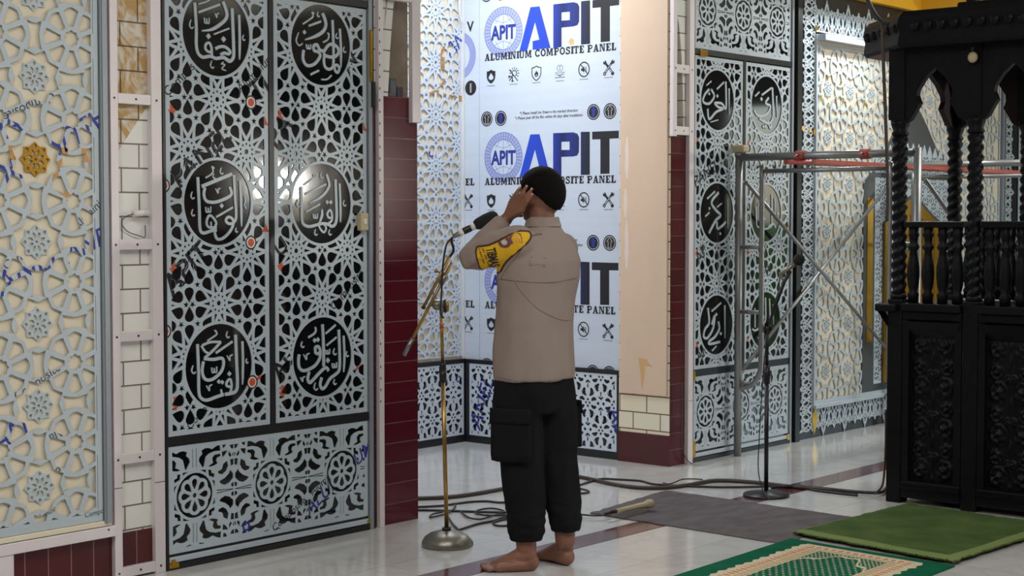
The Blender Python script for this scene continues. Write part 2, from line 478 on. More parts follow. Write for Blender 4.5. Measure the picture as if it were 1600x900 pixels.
_txt = {}
def text_polys(body, size=1.0, bold=0.0, shear=0.0, align='LEFT'):
    """triangles of a line of lettering, as 2d polygons; width comes second"""
    key = (body, bold, shear)
    if key not in _txt:
        cu = bpy.data.curves.new('lettering', 'FONT'); cu.body = body; cu.size = 1; cu.offset = bold; cu.shear = shear; cu.resolution_u = 3
        ob = bpy.data.objects.new('lettering', cu); col.objects.link(ob)
        dg = bpy.context.evaluated_depsgraph_get(); ev = ob.evaluated_get(dg); me = ev.to_mesh()
        vs = [(v.co.x, v.co.y) for v in me.vertices]
        fs = [[vs[i] for i in p.vertices] for p in me.polygons]
        ev.to_mesh_clear(); bpy.data.objects.remove(ob); bpy.data.curves.remove(cu)
        _txt[key] = fs
    fs = _txt[key]
    w = max((x for f in fs for x, y in f), default=0) * size
    off = {'LEFT': 0, 'CENTER': -w / 2, 'RIGHT': -w}[align]
    return [[(x * size + off, y * size) for x, y in f] for f in fs], w
def tri_reg(polys):
    """polygons straight to a (verts, tris) pair"""
    vs, ts = [], []
    for p in polys:
        p = ccw(p); b = len(vs); vs += p
        for k in range(1, len(p) - 1): ts.append((b, b + k, b + k + 1))
    return vs, ts

RV = (pi / 2, 0, 0)            # a sheet facing the room on the front wall: x along the wall, y up
RU = (pi / 2, 0, -pi / 2)      # a sheet on the niche's right wall: x runs towards the room

# ------------------------------------------------------------------ pattern cut-outs
def ten_fold(cx, cz, e, x0, z0, x1, z1, turned=False):
    """ten-fold rosettes on the 72 degree rhombus: list of holes inside the rectangle"""
    half = [(.245, 0), (.32, .055), (.38, .088), (.425, .095), (.463, .076), (.487, .035)]
    petal = half + [(.492, 0)] + [(r, -s) for r, s in reversed(half[1:])]
    spoke = [(.182, -.030), (.32, 0), (.182, .030)]
    h2 = [(.785, 0), (.70, .058), (.64, .090), (.59, .092), (.556, .066), (.540, .026)]
    tear = h2 + [(.536, 0)] + [(r, -s) for r, s in reversed(h2[1:])]
    dx, dz = sin(radians(36)), cos(radians(36))
    if turned: a0, b0, a1, b1 = (z0 - cz) / e, (x0 - cx) / e, (z1 - cz) / e, (x1 - cx) / e
    else: a0, b0, a1, b1 = (x0 - cx) / e, (z0 - cz) / e, (x1 - cx) / e, (z1 - cz) / e
    holes, seen = [], set()
    for j in range(int(b0 / dz) - 2, int(b1 / dz) + 3):
        for i in range(int(a0 / dx) - 2, int(a1 / dx) + 3):
            if (i + j) % 2: continue
            x, z = i * dx, j * dz
            for k in range(10):
                t = pi / 2 + k * pi / 5
                holes.append(xf(petal, x, z, t)); holes.append(xf(spoke, x, z, t + pi / 10))
                holes.append(circ(x + .125 * cos(t), z + .125 * sin(t), .022, 5, a0=t))
                vx, vz = x + .5257 * cos(t + pi / 10), z + .5257 * sin(t + pi / 10)
                key = (round(vx, 2), round(vz, 2))
                if key not in seen and (key[0] + .01, key[1]) not in seen and (key[0] - .01, key[1]) not in seen and (key[0], key[1] + .01) not in seen and (key[0], key[1] - .01) not in seen:
                    seen.add(key); holes.append(star(vx, vz, .064, .026, 5, pi / 2 if k % 2 else -pi / 2))
            holes.append(circ(x, z, .042, 10))
            holes.append(xf(tear, x, z, pi / 2)); holes.append(xf(tear, x, z, -pi / 2))
    out = []
    for h in holes:
        h = [(a * e, b * e) for a, b in h]
        h = [(cx + b, cz + a) for a, b in h] if turned else [(cx + a, cz + b) for a, b in h]
        h = clip_rect(h, x0, z0, x1, z1)
        if h: out.append(h)
    return out

def eight_fold(cx, cz, ax, az, x0, z0, x1, z1, flowers=True):
    """eight-fold rosettes on a square grid, star openings between; returns holes and star centres"""
    petal = [(.145, -.030), (.335, -.103), (.368, -.055), (.385, 0), (.368, .055), (.335, .103), (.145, .030)]
    bone = [(-.098, -.178), (-.03, -.152), (.03, -.152), (.098, -.178), (.072, -.06), (.066, 0), (.072, .06), (.098, .178), (.03, .152), (-.03, .152), (-.098, .178), (-.072, .06), (-.066, 0), (-.072, -.06)]
    holes, stars = [], []
    for j in range(int((z0 - cz) / az) - 2, int((z1 - cz) / az) + 3):
        for i in range(int((x0 - cx) / ax) - 2, int((x1 - cx) / ax) + 3):
            h = [star(0, 0, .108, .088, 8, 0)]
            for k in range(8): h.append(xf(petal, 0, 0, k * pi / 4))
            h.append(xf(bone, .5, 0)); h.append(xf(bone, 0, .5, pi / 2))
            h.append([(.5 + (.350 if k % 2 else .272) * cos(k * pi / 8), .5 + (.350 if k % 2 else .272) * sin(k * pi / 8)) for k in range(16)])
            for p in h:
                q = clip_rect([(cx + (i + x) * ax, cz + (j + y) * az) for x, y in p], x0, z0, x1, z1)
                if q: holes.append(q)
            sx, sz = cx + (i + .5) * ax, cz + (j + .5) * az
            if x0 + .02 < sx < x1 - .02 and z0 + .02 < sz < z1 - .02: stars.append((sx, sz))
    return holes, stars
def flower_reg(s):
    neg = [circ(0, 0, .018 * s, 8)]
    for k in range(8):
        t = k * pi / 4 + pi / 8
        neg.append(xf([(.036, 0), (.066, .021), (.098, .015), (.116, 0), (.098, -.015), (.066, -.021)], 0, 0, t, s))
        neg.append(xf([(.120, 0), (.146, .024), (.174, 0), (.146, -.024)], 0, 0, t - pi / 8, s))
    return region([star(0, 0, .192 * s, .15 * s, 8, 0)], neg)

def scroll_dado(centres, z, x0, z0, x1, z1, k=1.0):
    """gate foot panel: flower roundels on a bar cross with curling leaves"""
    half = (centres[1] - centres[0]) / 2
    kx = half / .205
    # cut-outs of one quarter, right of and above a roundel
    Q = [[(22, 45), (57, 20), (67, 30), (37, 45)],
         [(57, 205), (30, 155), (36, 128), (56, 102), (50, 76), (76, 58), (102, 54), (127, 62), (152, 40), (184, 22), (188, 70), (147, 76), (107, 96), (82, 122), (74, 160), (68, 195)],
         [(97, 192), (132, 165), (126, 130), (142, 104), (184, 92), (190, 110), (163, 126), (158, 150), (168, 166), (147, 182), (117, 194)],
         [(98, 218), (122, 218), (122, 240), (144, 246), (140, 274), (101, 262)],
         [(20, 226), (84, 216), (82, 248), (50, 234)], [(118, 288), (146, 300), (143, 344), (126, 320)],
         [(196, 78), (240, 62), (228, 92), (202, 122)], [(248, 66), (270, 100), (258, 118), (244, 100)], [(200, 20), (232, 12), (222, 40), (204, 52)],
         [(166, 228), (196, 208), (206, 168), (236, 142), (244, 182), (228, 222), (202, 248), (172, 244)],
         [(176, 302), (216, 275), (246, 240), (256, 212), (279, 236), (279, 272), (252, 308), (217, 328), (186, 318)],
         [(262, 316), (284, 300), (284, 336), (266, 340)], [(252, 24), (284, 14), (284, 48), (266, 50)], [(272, 84), (284, 76), (284, 112), (278, 108)], [(256, 132), (284, 124), (284, 168), (262, 182)],
         [(10, 60), (15, 62), (15, 200), (10, 206)], [(156, 366), (280, 352), (280, 358), (156, 374)]]
    holes, over, neg2 = [], [], []
    for c in centres:
        for q in Q:
            for sx in (-1, 1):
                for sz in (-1, 1):
                    h = []
                    for x, y in q:
                        yy = (412 - y - .2 * x) * .000588
                        h.append((c + sx * x * .000753 * half / .2155, z + sz * yy * k))
                    h = clip_rect(h, x0, z0, x1, z1)
                    if h: holes.append(h)
        over.append(circ(c, z, .108, 36)); neg2.append(circ(c, z, .096, 36))
    return holes, over, neg2
def dado_flower(c, z):
    sc = []
    n = 64
    for i in range(n):
        t = 2 * pi * i / n
        sc.append((c + (.076 + .009 * abs(cos(4 * t))) * cos(t), z + (.076 + .009 * abs(cos(4 * t))) * sin(t)))
    neg = [xf([(.022, 0), (.046, .0125), (.060, .0145), (.069, .008), (.071, 0), (.069, -.008), (.060, -.0145), (.046, -.0125)], c, z, k * pi / 4 + pi / 2) for k in range(8)]
    return region([sc], neg + [circ(c, z, .011, 10)])

def comma_dado(x0, z0, x1, z1, a=.101, b=.166):
    holes = []
    for j in range(int((z1 - z0) / b) + 3):
        for i in range(int((x1 - x0) / a) + 3):
            if (i + j) % 2: continue
            cx, cz = x0 + (i - .4) * a, z0 + (j - .35) * b
            H = []
            for sx in (-1, 1):
                for sy in (-1, 1):
                    H.append(crescent([(sx * .012, sy * .044), (sx * .027, sy * .057), (sx * .031, sy * .078), (sx * .020, sy * .090)], .026, (.3, .7)))
                    H.append(crescent([(sx * .026, sy * .014), (sx * .045, sy * .027), (sx * .066, sy * .022)], .023, (.3, .7)))
                    H.append(crescent([(sx * .050, sy * .094), (sx * .063, sy * .118)], .015, (.4, .4)))
                H.append(circ(sx * .014, 0, .0085, 6)); H.append(circ(0, sx * .020, .0095, 6))
                H.append(crescent([(0, sx * .094), (0, sx * .134)], .018, (.7, .2)))
                H.append(circ(a + sx * .021, 0, .011, 6))
                H.append([(a - .02, sx * .036), (a, sx * .020), (a + .02, sx * .036), (a + .016, sx * .046), (a, sx * .034), (a - .016, sx * .046)])
            for h in H:
                h = clip_rect([(cx + x, cz + y) for x, y in h], x0, z0, x1, z1)
                if h: holes.append(h)
    return holes

def border_strip(length, w, unit=.30, bar=.0092):
    """interlaced border bars along +x, straight edge at y=0, lobed and spiked outer edge near y=w"""
    n = max(1, round(length / unit)); u = length / n
    P = [rect(0, 0, length, bar)]
    prof = [(-.5, 1.0), (-.46, .86), (-.40, .80), (-.34, .84), (-.28, .80), (-.22, .90), (-.17, .80), (-.10, .82), (-.06, 1.0), (0, 1.22), (.06, 1.0), (.10, .82), (.17, .80), (.22, .90), (.28, .80), (.34, .84), (.40, .80), (.46, .86), (.5, 1.0)]
    H = w * .84
    def line(pts, c, wd=bar, sm=True):
        q = [(min(length, max(0, c + t * u)), y * H) for t, y in pts]
        P.extend(stroke(q, wd, smooth=sm, n=4))
    for i in range(n):
        c = (i + .5) * u
        line(prof, c, bar, False)
        for ph in (0, pi):
            line([(t / 16 - .5, .40 + .36 * sin(4 * pi * (t / 16 - .5) + ph)) for t in range(17)], c)
            line([(t / 16 - .5, .52 + .26 * sin(6 * pi * (t / 16 - .5) + ph + .5 * pi)) for t in range(17)], c, bar * .9)
        line([(0, 1.10), (-.05, .85), (0, .58), (.05, .85), (0, 1.10)], c)
        line([(-.25, .86), (-.29, .66), (-.25, .46), (-.21, .66), (-.25, .86)], c); line([(.25, .86), (.21, .66), (.25, .46), (.29, .66), (.25, .86)], c)
        line([(-.1, 0), (-.08, .22), (0, .34), (.08, .22), (.1, 0)], c); line([(-.42, 0), (-.40, .2), (-.33, .3), (-.26, .2), (-.24, 0)], c); line([(.42, 0), (.40, .2), (.33, .3), (.26, .2), (.24, 0)], c)
        line([(-.5, .95), (-.46, .7), (-.5, .5)], c); line([(.5, .95), (.46, .7), (.5, .5)], c)
    return P

# ------------------------------------------------------------------ calligraphy strokes, traced in the roundel's own frame
def roundel(cx, cy, rx, ry, strokes, dots=()):
    P = []
    for w, tp, pts in strokes:
        q = [((x - cx) / rx, -(y - cy) / ry) for x, y in pts]
        P += stroke(q, w / rx * .90, tp)
    for x, y, d in dots:
        a, b, r = (x - cx) / rx, -(y - cy) / ry, d / rx / 2
        P.append([(a - r, b), (a, b - r), (a + r, b), (a, b + r)])
    return P
T0, T1 = (1, 1), (1, .35)
def hook(x, y, h=60): return (12, (.5, .6), [(x, y), (x - h * .18, y + h * .65), (x + h * .05, y + h), (x + h * .3, y + h * .8)])
def vee(x, y, s=45): return (11, (.8, .8), [(x - s * .5, y - s * .4), (x, y + s * .6), (x + s * .05, y - s * .2), (x + s * .55, y - s * .5)])
def shad(x, y, s=55): return (11, (.9, .9), [(x - s * .5, y - s * .4), (x - s * .45, y + s * .5), (x - s * .1, y + s * .6), (x - s * .05, y - s * .2), (x + .05 * s, y + s * .5), (x + s * .4, y + s * .55), (x + s * .45, y - s * .5)])
CAL_L = [
 roundel(400, 402, 368, 448, [(26, T1, [(650, 180), (656, 400), (652, 655)]), (34, T0, [(572, 120), (580, 300), (588, 560), (580, 640), (545, 680), (505, 665), (470, 640)]),
  (30, T0, [(385, 565), (430, 540), (490, 535), (545, 575), (530, 605), (480, 600), (440, 625)]), (26, T0, [(345, 640), (342, 560), (318, 510), (285, 525), (276, 570), (300, 600), (340, 605)]),
  (32, T0, [(545, 682), (470, 650), (390, 665), (330, 648), (250, 665), (205, 640), (185, 590), (178, 520), (180, 350), (165, 110)]), (34, T1, [(470, 60), (492, 110), (515, 190), (495, 250), (420, 320), (340, 370), (240, 392)]),
  (22, T0, [(205, 205), (440, 95)]), (16, T0, [(370, 415), (540, 335)]), (13, T0, [(205, 120), (300, 80), (345, 40), (350, 5)]), shad(295, 275), vee(403, 210), hook(125, 290, 90), hook(700, 385), hook(345, 690, 80), hook(430, -10, 55),
  (11, T0, [(475, 695), (450, 718), (488, 722), (455, 768), (500, 782)])], [(310, 442, 52), (475, 456, 54)]),
 roundel(360, 480, 300, 410, [(23, T1, [(553, 290), (564, 480), (563, 690)]), (25, T0, [(478, 210), (485, 400), (487, 600), (480, 690), (440, 720), (400, 700), (388, 640), (395, 580)]),
  (24, T0, [(487, 690), (520, 668), (547, 700), (530, 745), (505, 732), (495, 690)]), (27, T0, [(380, 560), (430, 480), (480, 460), (530, 490), (537, 545), (490, 590), (420, 590), (385, 570)]),
  (27, T0, [(385, 540), (345, 530), (318, 482), (285, 500), (290, 545), (330, 555), (350, 590), (320, 650), (270, 695), (210, 700), (178, 640), (185, 550)]), (30, T1, [(375, 155), (395, 200), (410, 270), (380, 340), (300, 400), (200, 445)]),
  (13, T0, [(178, 290), (240, 240), (280, 200), (270, 160), (292, 172)]), (18, T0, [(238, 300), (360, 240)]), (13, T0, [(380, 450), (430, 415), (440, 362), (425, 352)]), (18, T0, [(252, 792), (338, 742)]), (14, T0, [(362, 832), (420, 825), (465, 780)]),
  shad(235, 505, 44), hook(135, 380, 130), hook(600, 470, 60), hook(332, 145, 50), hook(522, 340, 55)], [(193, 370, 36)]),
 roundel(370, 445, 325, 415, [(24, T1, [(588, 225), (597, 450), (600, 680)]), (25, T0, [(528, 170), (535, 350), (547, 560), (530, 630), (480, 652), (445, 622), (468, 585), (505, 600), (520, 640), (490, 720), (420, 790), (360, 800), (335, 740)]),
  (21, T0, [(335, 740), (342, 680), (350, 640), (320, 590), (285, 570), (260, 620), (265, 670), (300, 690), (355, 680)]), (14, T0, [(300, 630), (303, 690)]), (27, T0, [(355, 712), (300, 720), (230, 740), (195, 700), (190, 500), (178, 200)]),
  (27, T0, [(245, 300), (235, 370), (260, 430), (340, 440), (430, 410), (495, 370), (500, 330), (485, 295)]), (30, T0, [(215, 290), (510, 160)]), (17, T0, [(352, 585), (515, 490)]), (13, T0, [(252, 205), (300, 175), (325, 140), (315, 95), (337, 112)]),
  hook(332, 160, 50), vee(370, 325), shad(277, 507, 50), hook(125, 340, 70), hook(128, 510, 65), (13, T0, [(628, 370), (640, 420), (630, 470), (650, 502)]), hook(405, 100, 65), hook(548, 690, 45)], [(405, 475, 40)]),
 roundel(365, 450, 300, 405, [(22, T1, [(548, 240), (556, 450), (556, 640)]), (27, T0, [(505, 200), (512, 400), (516, 580), (500, 660), (462, 682), (430, 652)]), (20, T0, [(430, 652), (465, 620), (465, 550), (445, 515), (420, 550), (430, 590), (462, 597)]),
  (18, T0, [(345, 630), (362, 565), (366, 515), (368, 570), (350, 620), (332, 665), (350, 712), (385, 742), (407, 700), (385, 660)]), (25, T0, [(440, 668), (390, 652), (330, 660), (240, 682), (180, 660), (163, 600), (160, 450), (158, 280)]),
  (24, T1, [(413, 150), (435, 220), (440, 270), (400, 340), (330, 400), (235, 445)]), (17, T0, [(200, 355), (410, 250)]), (15, T0, [(203, 535), (345, 455)]), (10, T0, [(185, 262), (280, 195)]), shad(298, 570, 44), hook(125, 410, 75), hook(597, 410, 62),
  hook(362, 130, 60), hook(300, 710, 60), hook(445, 710, 60), (9, T0, [(280, 165), (295, 150), (310, 165), (295, 182), (280, 166)])], [(418, 435, 36), (455, 435, 36)]),
 roundel(385, 460, 320, 412, [(22, T1, [(612, 235), (616, 450), (610, 665)]), (29, T0, [(545, 165), (552, 400), (560, 640), (545, 720), (490, 740), (440, 742)]), (22, T0, [(490, 740), (502, 660), (490, 600), (460, 620), (455, 660), (500, 676)]),
  (27, T0, [(425, 742), (350, 760), (270, 780), (215, 760), (190, 700), (188, 500), (180, 230)]), (18, T0, [(410, 745), (400, 690)]), (21, T0, [(225, 245), (300, 220), (402, 225)]), (22, T0, [(402, 225), (330, 300), (245, 370)]), (20, T0, [(215, 248), (250, 305), (285, 330)]),
  (27, T0, [(240, 375), (330, 390), (410, 385), (427, 440), (400, 520), (320, 582), (250, 575), (222, 500), (235, 400)]), (19, T0, [(353, 330), (515, 230)]), (13, T0, [(273, 205), (340, 165), (365, 140), (345, 110), (362, 122)]), shad(338, 487, 50), vee(487, 385, 52), vee(287, 660, 52),
  hook(138, 430, 80), hook(655, 410, 45), hook(467, 125, 65)], [(482, 545, 40), (380, 612, 36), (412, 622, 36)]),
 roundel(370, 445, 285, 395, [(20, T1, [(578, 250), (586, 450), (577, 620)]), (25, T0, [(530, 185), (537, 400), (535, 580), (500, 630), (440, 672), (400, 740), (365, 765), (345, 720), (360, 650)]), (26, T0, [(427, 592), (400, 555), (340, 600), (280, 662), (245, 690), (225, 650), (240, 580)]),
  (27, T0, [(370, 120), (378, 300), (380, 540)]), (25, T0, [(300, 380), (300, 345), (330, 340), (347, 390), (320, 410), (296, 390)]), (26, T0, [(347, 390), (340, 460), (290, 530), (200, 565), (150, 540), (138, 470), (145, 400)]), (17, T0, [(400, 215), (500, 135)]), (15, T0, [(408, 335), (507, 260)]),
  (17, T0, [(232, 240), (285, 210), (305, 180), (300, 145)]), shad(420, 393, 42), shad(487, 535, 46), vee(213, 425, 55), vee(176, 645, 42), hook(175, 275, 60), hook(487, 370, 65), hook(612, 410, 55), hook(300, 695, 75), hook(487, 680, 55)], [(293, 275, 36), (325, 270, 36), (420, 485, 42)]),
]
CAL_R = [
 roundel(210, 378, 118, 232, [(10, T1, [(293, 275), (294, 480)]), (11, T0, [(268, 225), (271, 430), (240, 400), (190, 402), (215, 430), (250, 440), (200, 470), (150, 530), (140, 450)]), (11, T0, [(150, 300), (118, 345), (108, 400), (150, 410), (185, 350), (163, 298)]), (8, T0, [(205, 292), (255, 232)]), (6, T0, [(130, 272), (165, 235)]), (5, T0, [(160, 552), (215, 530)])], [(208, 345, 16), (150, 335, 14)]),
 roundel(598, 425, 108, 218, [(11, T0, [(638, 285), (643, 400), (645, 500)]), (10, T1, [(668, 345), (672, 510)]), (10, T0, [(612, 365), (590, 410), (625, 430), (600, 490), (540, 512), (508, 470)]), (10, T0, [(645, 510), (620, 560), (575, 550), (545, 530)]), (8, T0, [(562, 352), (632, 288)]), (7, T0, [(515, 366), (545, 330)]), (9, T0, [(606, 545), (625, 600), (632, 560)])], [(560, 382, 18), (575, 590, 16), (590, 588, 16)]),
 roundel(205, 313, 120, 225, [(13, T0, [(217, 158), (165, 230), (195, 290), (232, 330), (200, 365), (175, 410), (148, 466)]), (8, T0, [(133, 207), (190, 150)]), (11, T0, [(205, 380), (210, 432), (248, 408), (270, 380)]), (10, T1, [(285, 200), (287, 430)]), (7, T0, [(120, 340), (150, 310)]), (6, T0, [(205, 270), (240, 240)])], [(150, 280, 14), (230, 470, 14)]),
 roundel(585, 315, 108, 220, [(8, T0, [(625, 170), (627, 370), (620, 420), (560, 440), (520, 412)]), (8, T1, [(648, 200), (650, 355)]), (7, T0, [(528, 252), (590, 200)]), (7, T0, [(543, 292), (602, 240)]), (8, T0, [(512, 270), (520, 412)]), (9, T0, [(600, 420), (640, 400), (655, 430)])], [(672, 320, 14), (575, 360, 14)]),
 roundel(215, 405, 125, 240, [(12, T0, [(150, 262), (160, 380), (130, 430), (120, 490), (150, 502), (190, 430), (202, 330), (180, 400)]), (12, T0, [(230, 380), (238, 440), (205, 500), (165, 530), (165, 555), (245, 545)]), (8, T0, [(178, 292), (252, 228)]), (7, T0, [(183, 612), (217, 578)]), (11, T1, [(280, 250), (283, 520)])], [(215, 320, 16), (250, 480, 16)]),
 roundel(615, 380, 112, 235, [(9, T0, [(615, 190), (617, 370), (590, 420), (545, 455), (520, 440)]), (9, T0, [(645, 200), (648, 380), (610, 450)]), (9, T1, [(675, 250), (677, 420)]), (8, T0, [(538, 270), (540, 430)]), (9, T0, [(575, 350), (590, 330), (605, 350), (590, 372), (576, 352)]), (7, T0, [(548, 322), (590, 280)]), (8, T0, [(560, 520), (590, 515)])], [(585, 295, 14), (600, 290, 14), (680, 460, 16)]),
]

# ------------------------------------------------------------------ the room
WV = 5.445           # face of the tiled front wall
NB = 7.135           # niche back wall
NU0, NU1, NC = 5.66, 7.865, 7.815
b = MB(); b.box((-4, -7.0, -.12), (15, NB + .3, 0)); struct(b, 'floor', M['floor'])
for i, (x0, x1) in enumerate(((-4, 15),)):
    b = MB(); b.box((x0, 4.395, .0), (x1, 4.56, .0012)); struct(b, 'trim_1', M['granite'])
b = MB(); b.box((-4, -7, CEIL), (15, NB + .3, CEIL + .1)); struct(b, 'ceiling', M['ceiling'])
# front wall in three lengths, broken by the niche
b = MB(); b.box((-4, WV, 0), (NU0 - .37, WV + .2, CEIL)); struct(b, 'wall_front_left', M['tile_white'])
b = MB(); b.box((-4, WV - .006, 0), (4.15, WV, .19)); struct(b, 'baseboard_front', M['tile_red_base'])
b = MB(); b.box((8.05, WV, 0), (15, WV + .2, CEIL)); struct(b, 'wall_front_right', M['black'])
# left pillar: red tiles, broken open above
def broken_pillar(name, x0, x1, depth, redtop, mats, seed, side):
    b = MB()
    b.box((x0, WV - .012, 0), (x1, WV + depth, redtop), 0)
    b.box((x0, WV + .05, redtop), (x1, WV + depth, CEIL), 1)
    # remaining white tiles clinging on, with a ragged curved break
    xm = (x0 + x1) / 2; w = x1 - x0
    pts = [(x0, redtop), (x0 + .46 * w, redtop), (x0 + .50 * w, redtop + .22), (x0 + .56 * w, redtop + .42), (x0 + .68 * w, redtop + .6), (x0 + .80 * w, redtop + .68), (x0 + .95 * w, redtop + .72), (x1, redtop + .76), (x1, CEIL), (x0, CEIL)]
    if side < 0: pts = [(x0 + x1 - x, y) for x, y in pts]
    v, t = region([pts])
    mb2 = MB(); mb2.plate((v, t), 0, .062)
    for q in mb2.v: pass
    b.add([(x, WV + .05 - z, y) for x, y, z in mb2.v], mb2.f, 2)
    return b
b = broken_pillar('wall_pillar_left', NU0 - .37, NU0, .2, 2.06, None, 1, 1)
b.box((NU0 - .2, WV + .2, 0), (NU0, NB + .2, CEIL), 2)
struct(b, 'wall_pillar_left', [M['tile_red'], M['concrete'], M['tile_white']])
b = broken_pillar('wall_pillar_right', NC + .005, 8.055, .365, 2.02, None, 2, -1)
struct(b, 'wall_pillar_right', [M['tile_red'], M['concrete'], M['tile_white']])
b = MB(); b.box((NC, WV - .009, 0), (NC + .005, WV + .362, CEIL), 0); b.box((NU1, WV + .362, 0), (NU1 + .19, NB + .2, CEIL), 0); struct(b, 'niche_wall_right', M['tile_cream'])
b = MB(); b.box((NC - .006, WV - .014, 0), (NC, WV + .365, .185), 0); struct(b, 'niche_baseboard', M['tile_red_base'])
b = MB(); b.box((NU0 - .2, NB, 0), (NU1 + .2, NB + .2, CEIL)); struct(b, 'niche_wall_back', M['cream'])
b = MB(); b.box((NU0, WV + .03, 3.6), (NU1, NB, CEIL)); struct(b, 'niche_ceiling', M['ceiling'])
b = MB(); b.box((NU0 - .02, WV - .012, 3.0), (NU1 + .02, WV + .15, CEIL)); struct(b, 'wall_niche_lintel', M['ply'])
# the far sides of the prayer hall: plaster walls, tall openings to a garden
b = MB(); b.box((-4.2, -7.2, 0), (-4, NB, CEIL)); struct(b, 'wall_left', M['plaster'])
b = MB(); b.box((-4.2, -7.2, 0), (15.2, -7, CEIL)); struct(b, 'wall_back', M['plaster'])
b = MB()
y = -7.0
for (a, c) in ((-6.2, -5.2), (-2.6, -1.0), (1.1, 2.9)):
    b.box((15, y, 0), (15.2, a, CEIL)); b.box((15, a, 2.7), (15.2, c, CEIL)); y = c
b.box((15, y, 0), (15.2, NB, CEIL)); struct(b, 'wall_right', M['plaster'])
b = MB()
for vy in (2.35, -1.35, -5.9): b.box((15.6, vy, 0), (16.0, vy + .38, 3.4), 0, .03)
struct(b, 'wall_porch_columns', M['peach'])
b = MB(); b.box((15, -12, -.12), (32, 12, -.02)); struct(b, 'ground_outside', M['green_mat'])
b = MB()
for i in range(26):
    b.ball((21 + random.uniform(-.6, .6), -12 + i * .95, .5), (.9, .8, random.uniform(.9, 1.5)), 10, 7)
tag(b.build('hedge', M['leafy']), 'leafy green garden hedge beyond the openings of the side wall', 'hedge')
# yellow fascia over the mihrab and its return, grey-green wall behind
b = MB(); b.box((8.3, 5.38, 2.985), (10.93, WV, 3.5)); b.box((10.93, 4.93, 2.985), (11.2, WV, 3.5)); struct(b, 'trim_2', M['yellow_paint'])
b = MB(); b.box((11.05, 2.0, 2.95), (11.25, 4.93, CEIL)); struct(b, 'wall_upper_beam', M['grey_green_paint'])

# unseen lamp added on the mirror path to make the glint in the gate
hp = hit(436, 284, 1, WV - .018); rd = (hp - Vector((0, 0, EYE))).normalized(); rd.y = -rd.y
lp = hp + rd * ((13.6 - hp.x) / rd.x)
g = thing('glint_lamp', 'bright round lamp added out of view in the hall to glint in the gate', 'lamp', lp)
m = MB(); m.ball((0, 0, 0), .19, 20, 12); m.build('globe', M['lamp'], g)
m = MB(); m.tube([(0, 0, .18), (0, 0, CEIL - lp.z)], .008, 8); m.build('cord', M['black'], g)

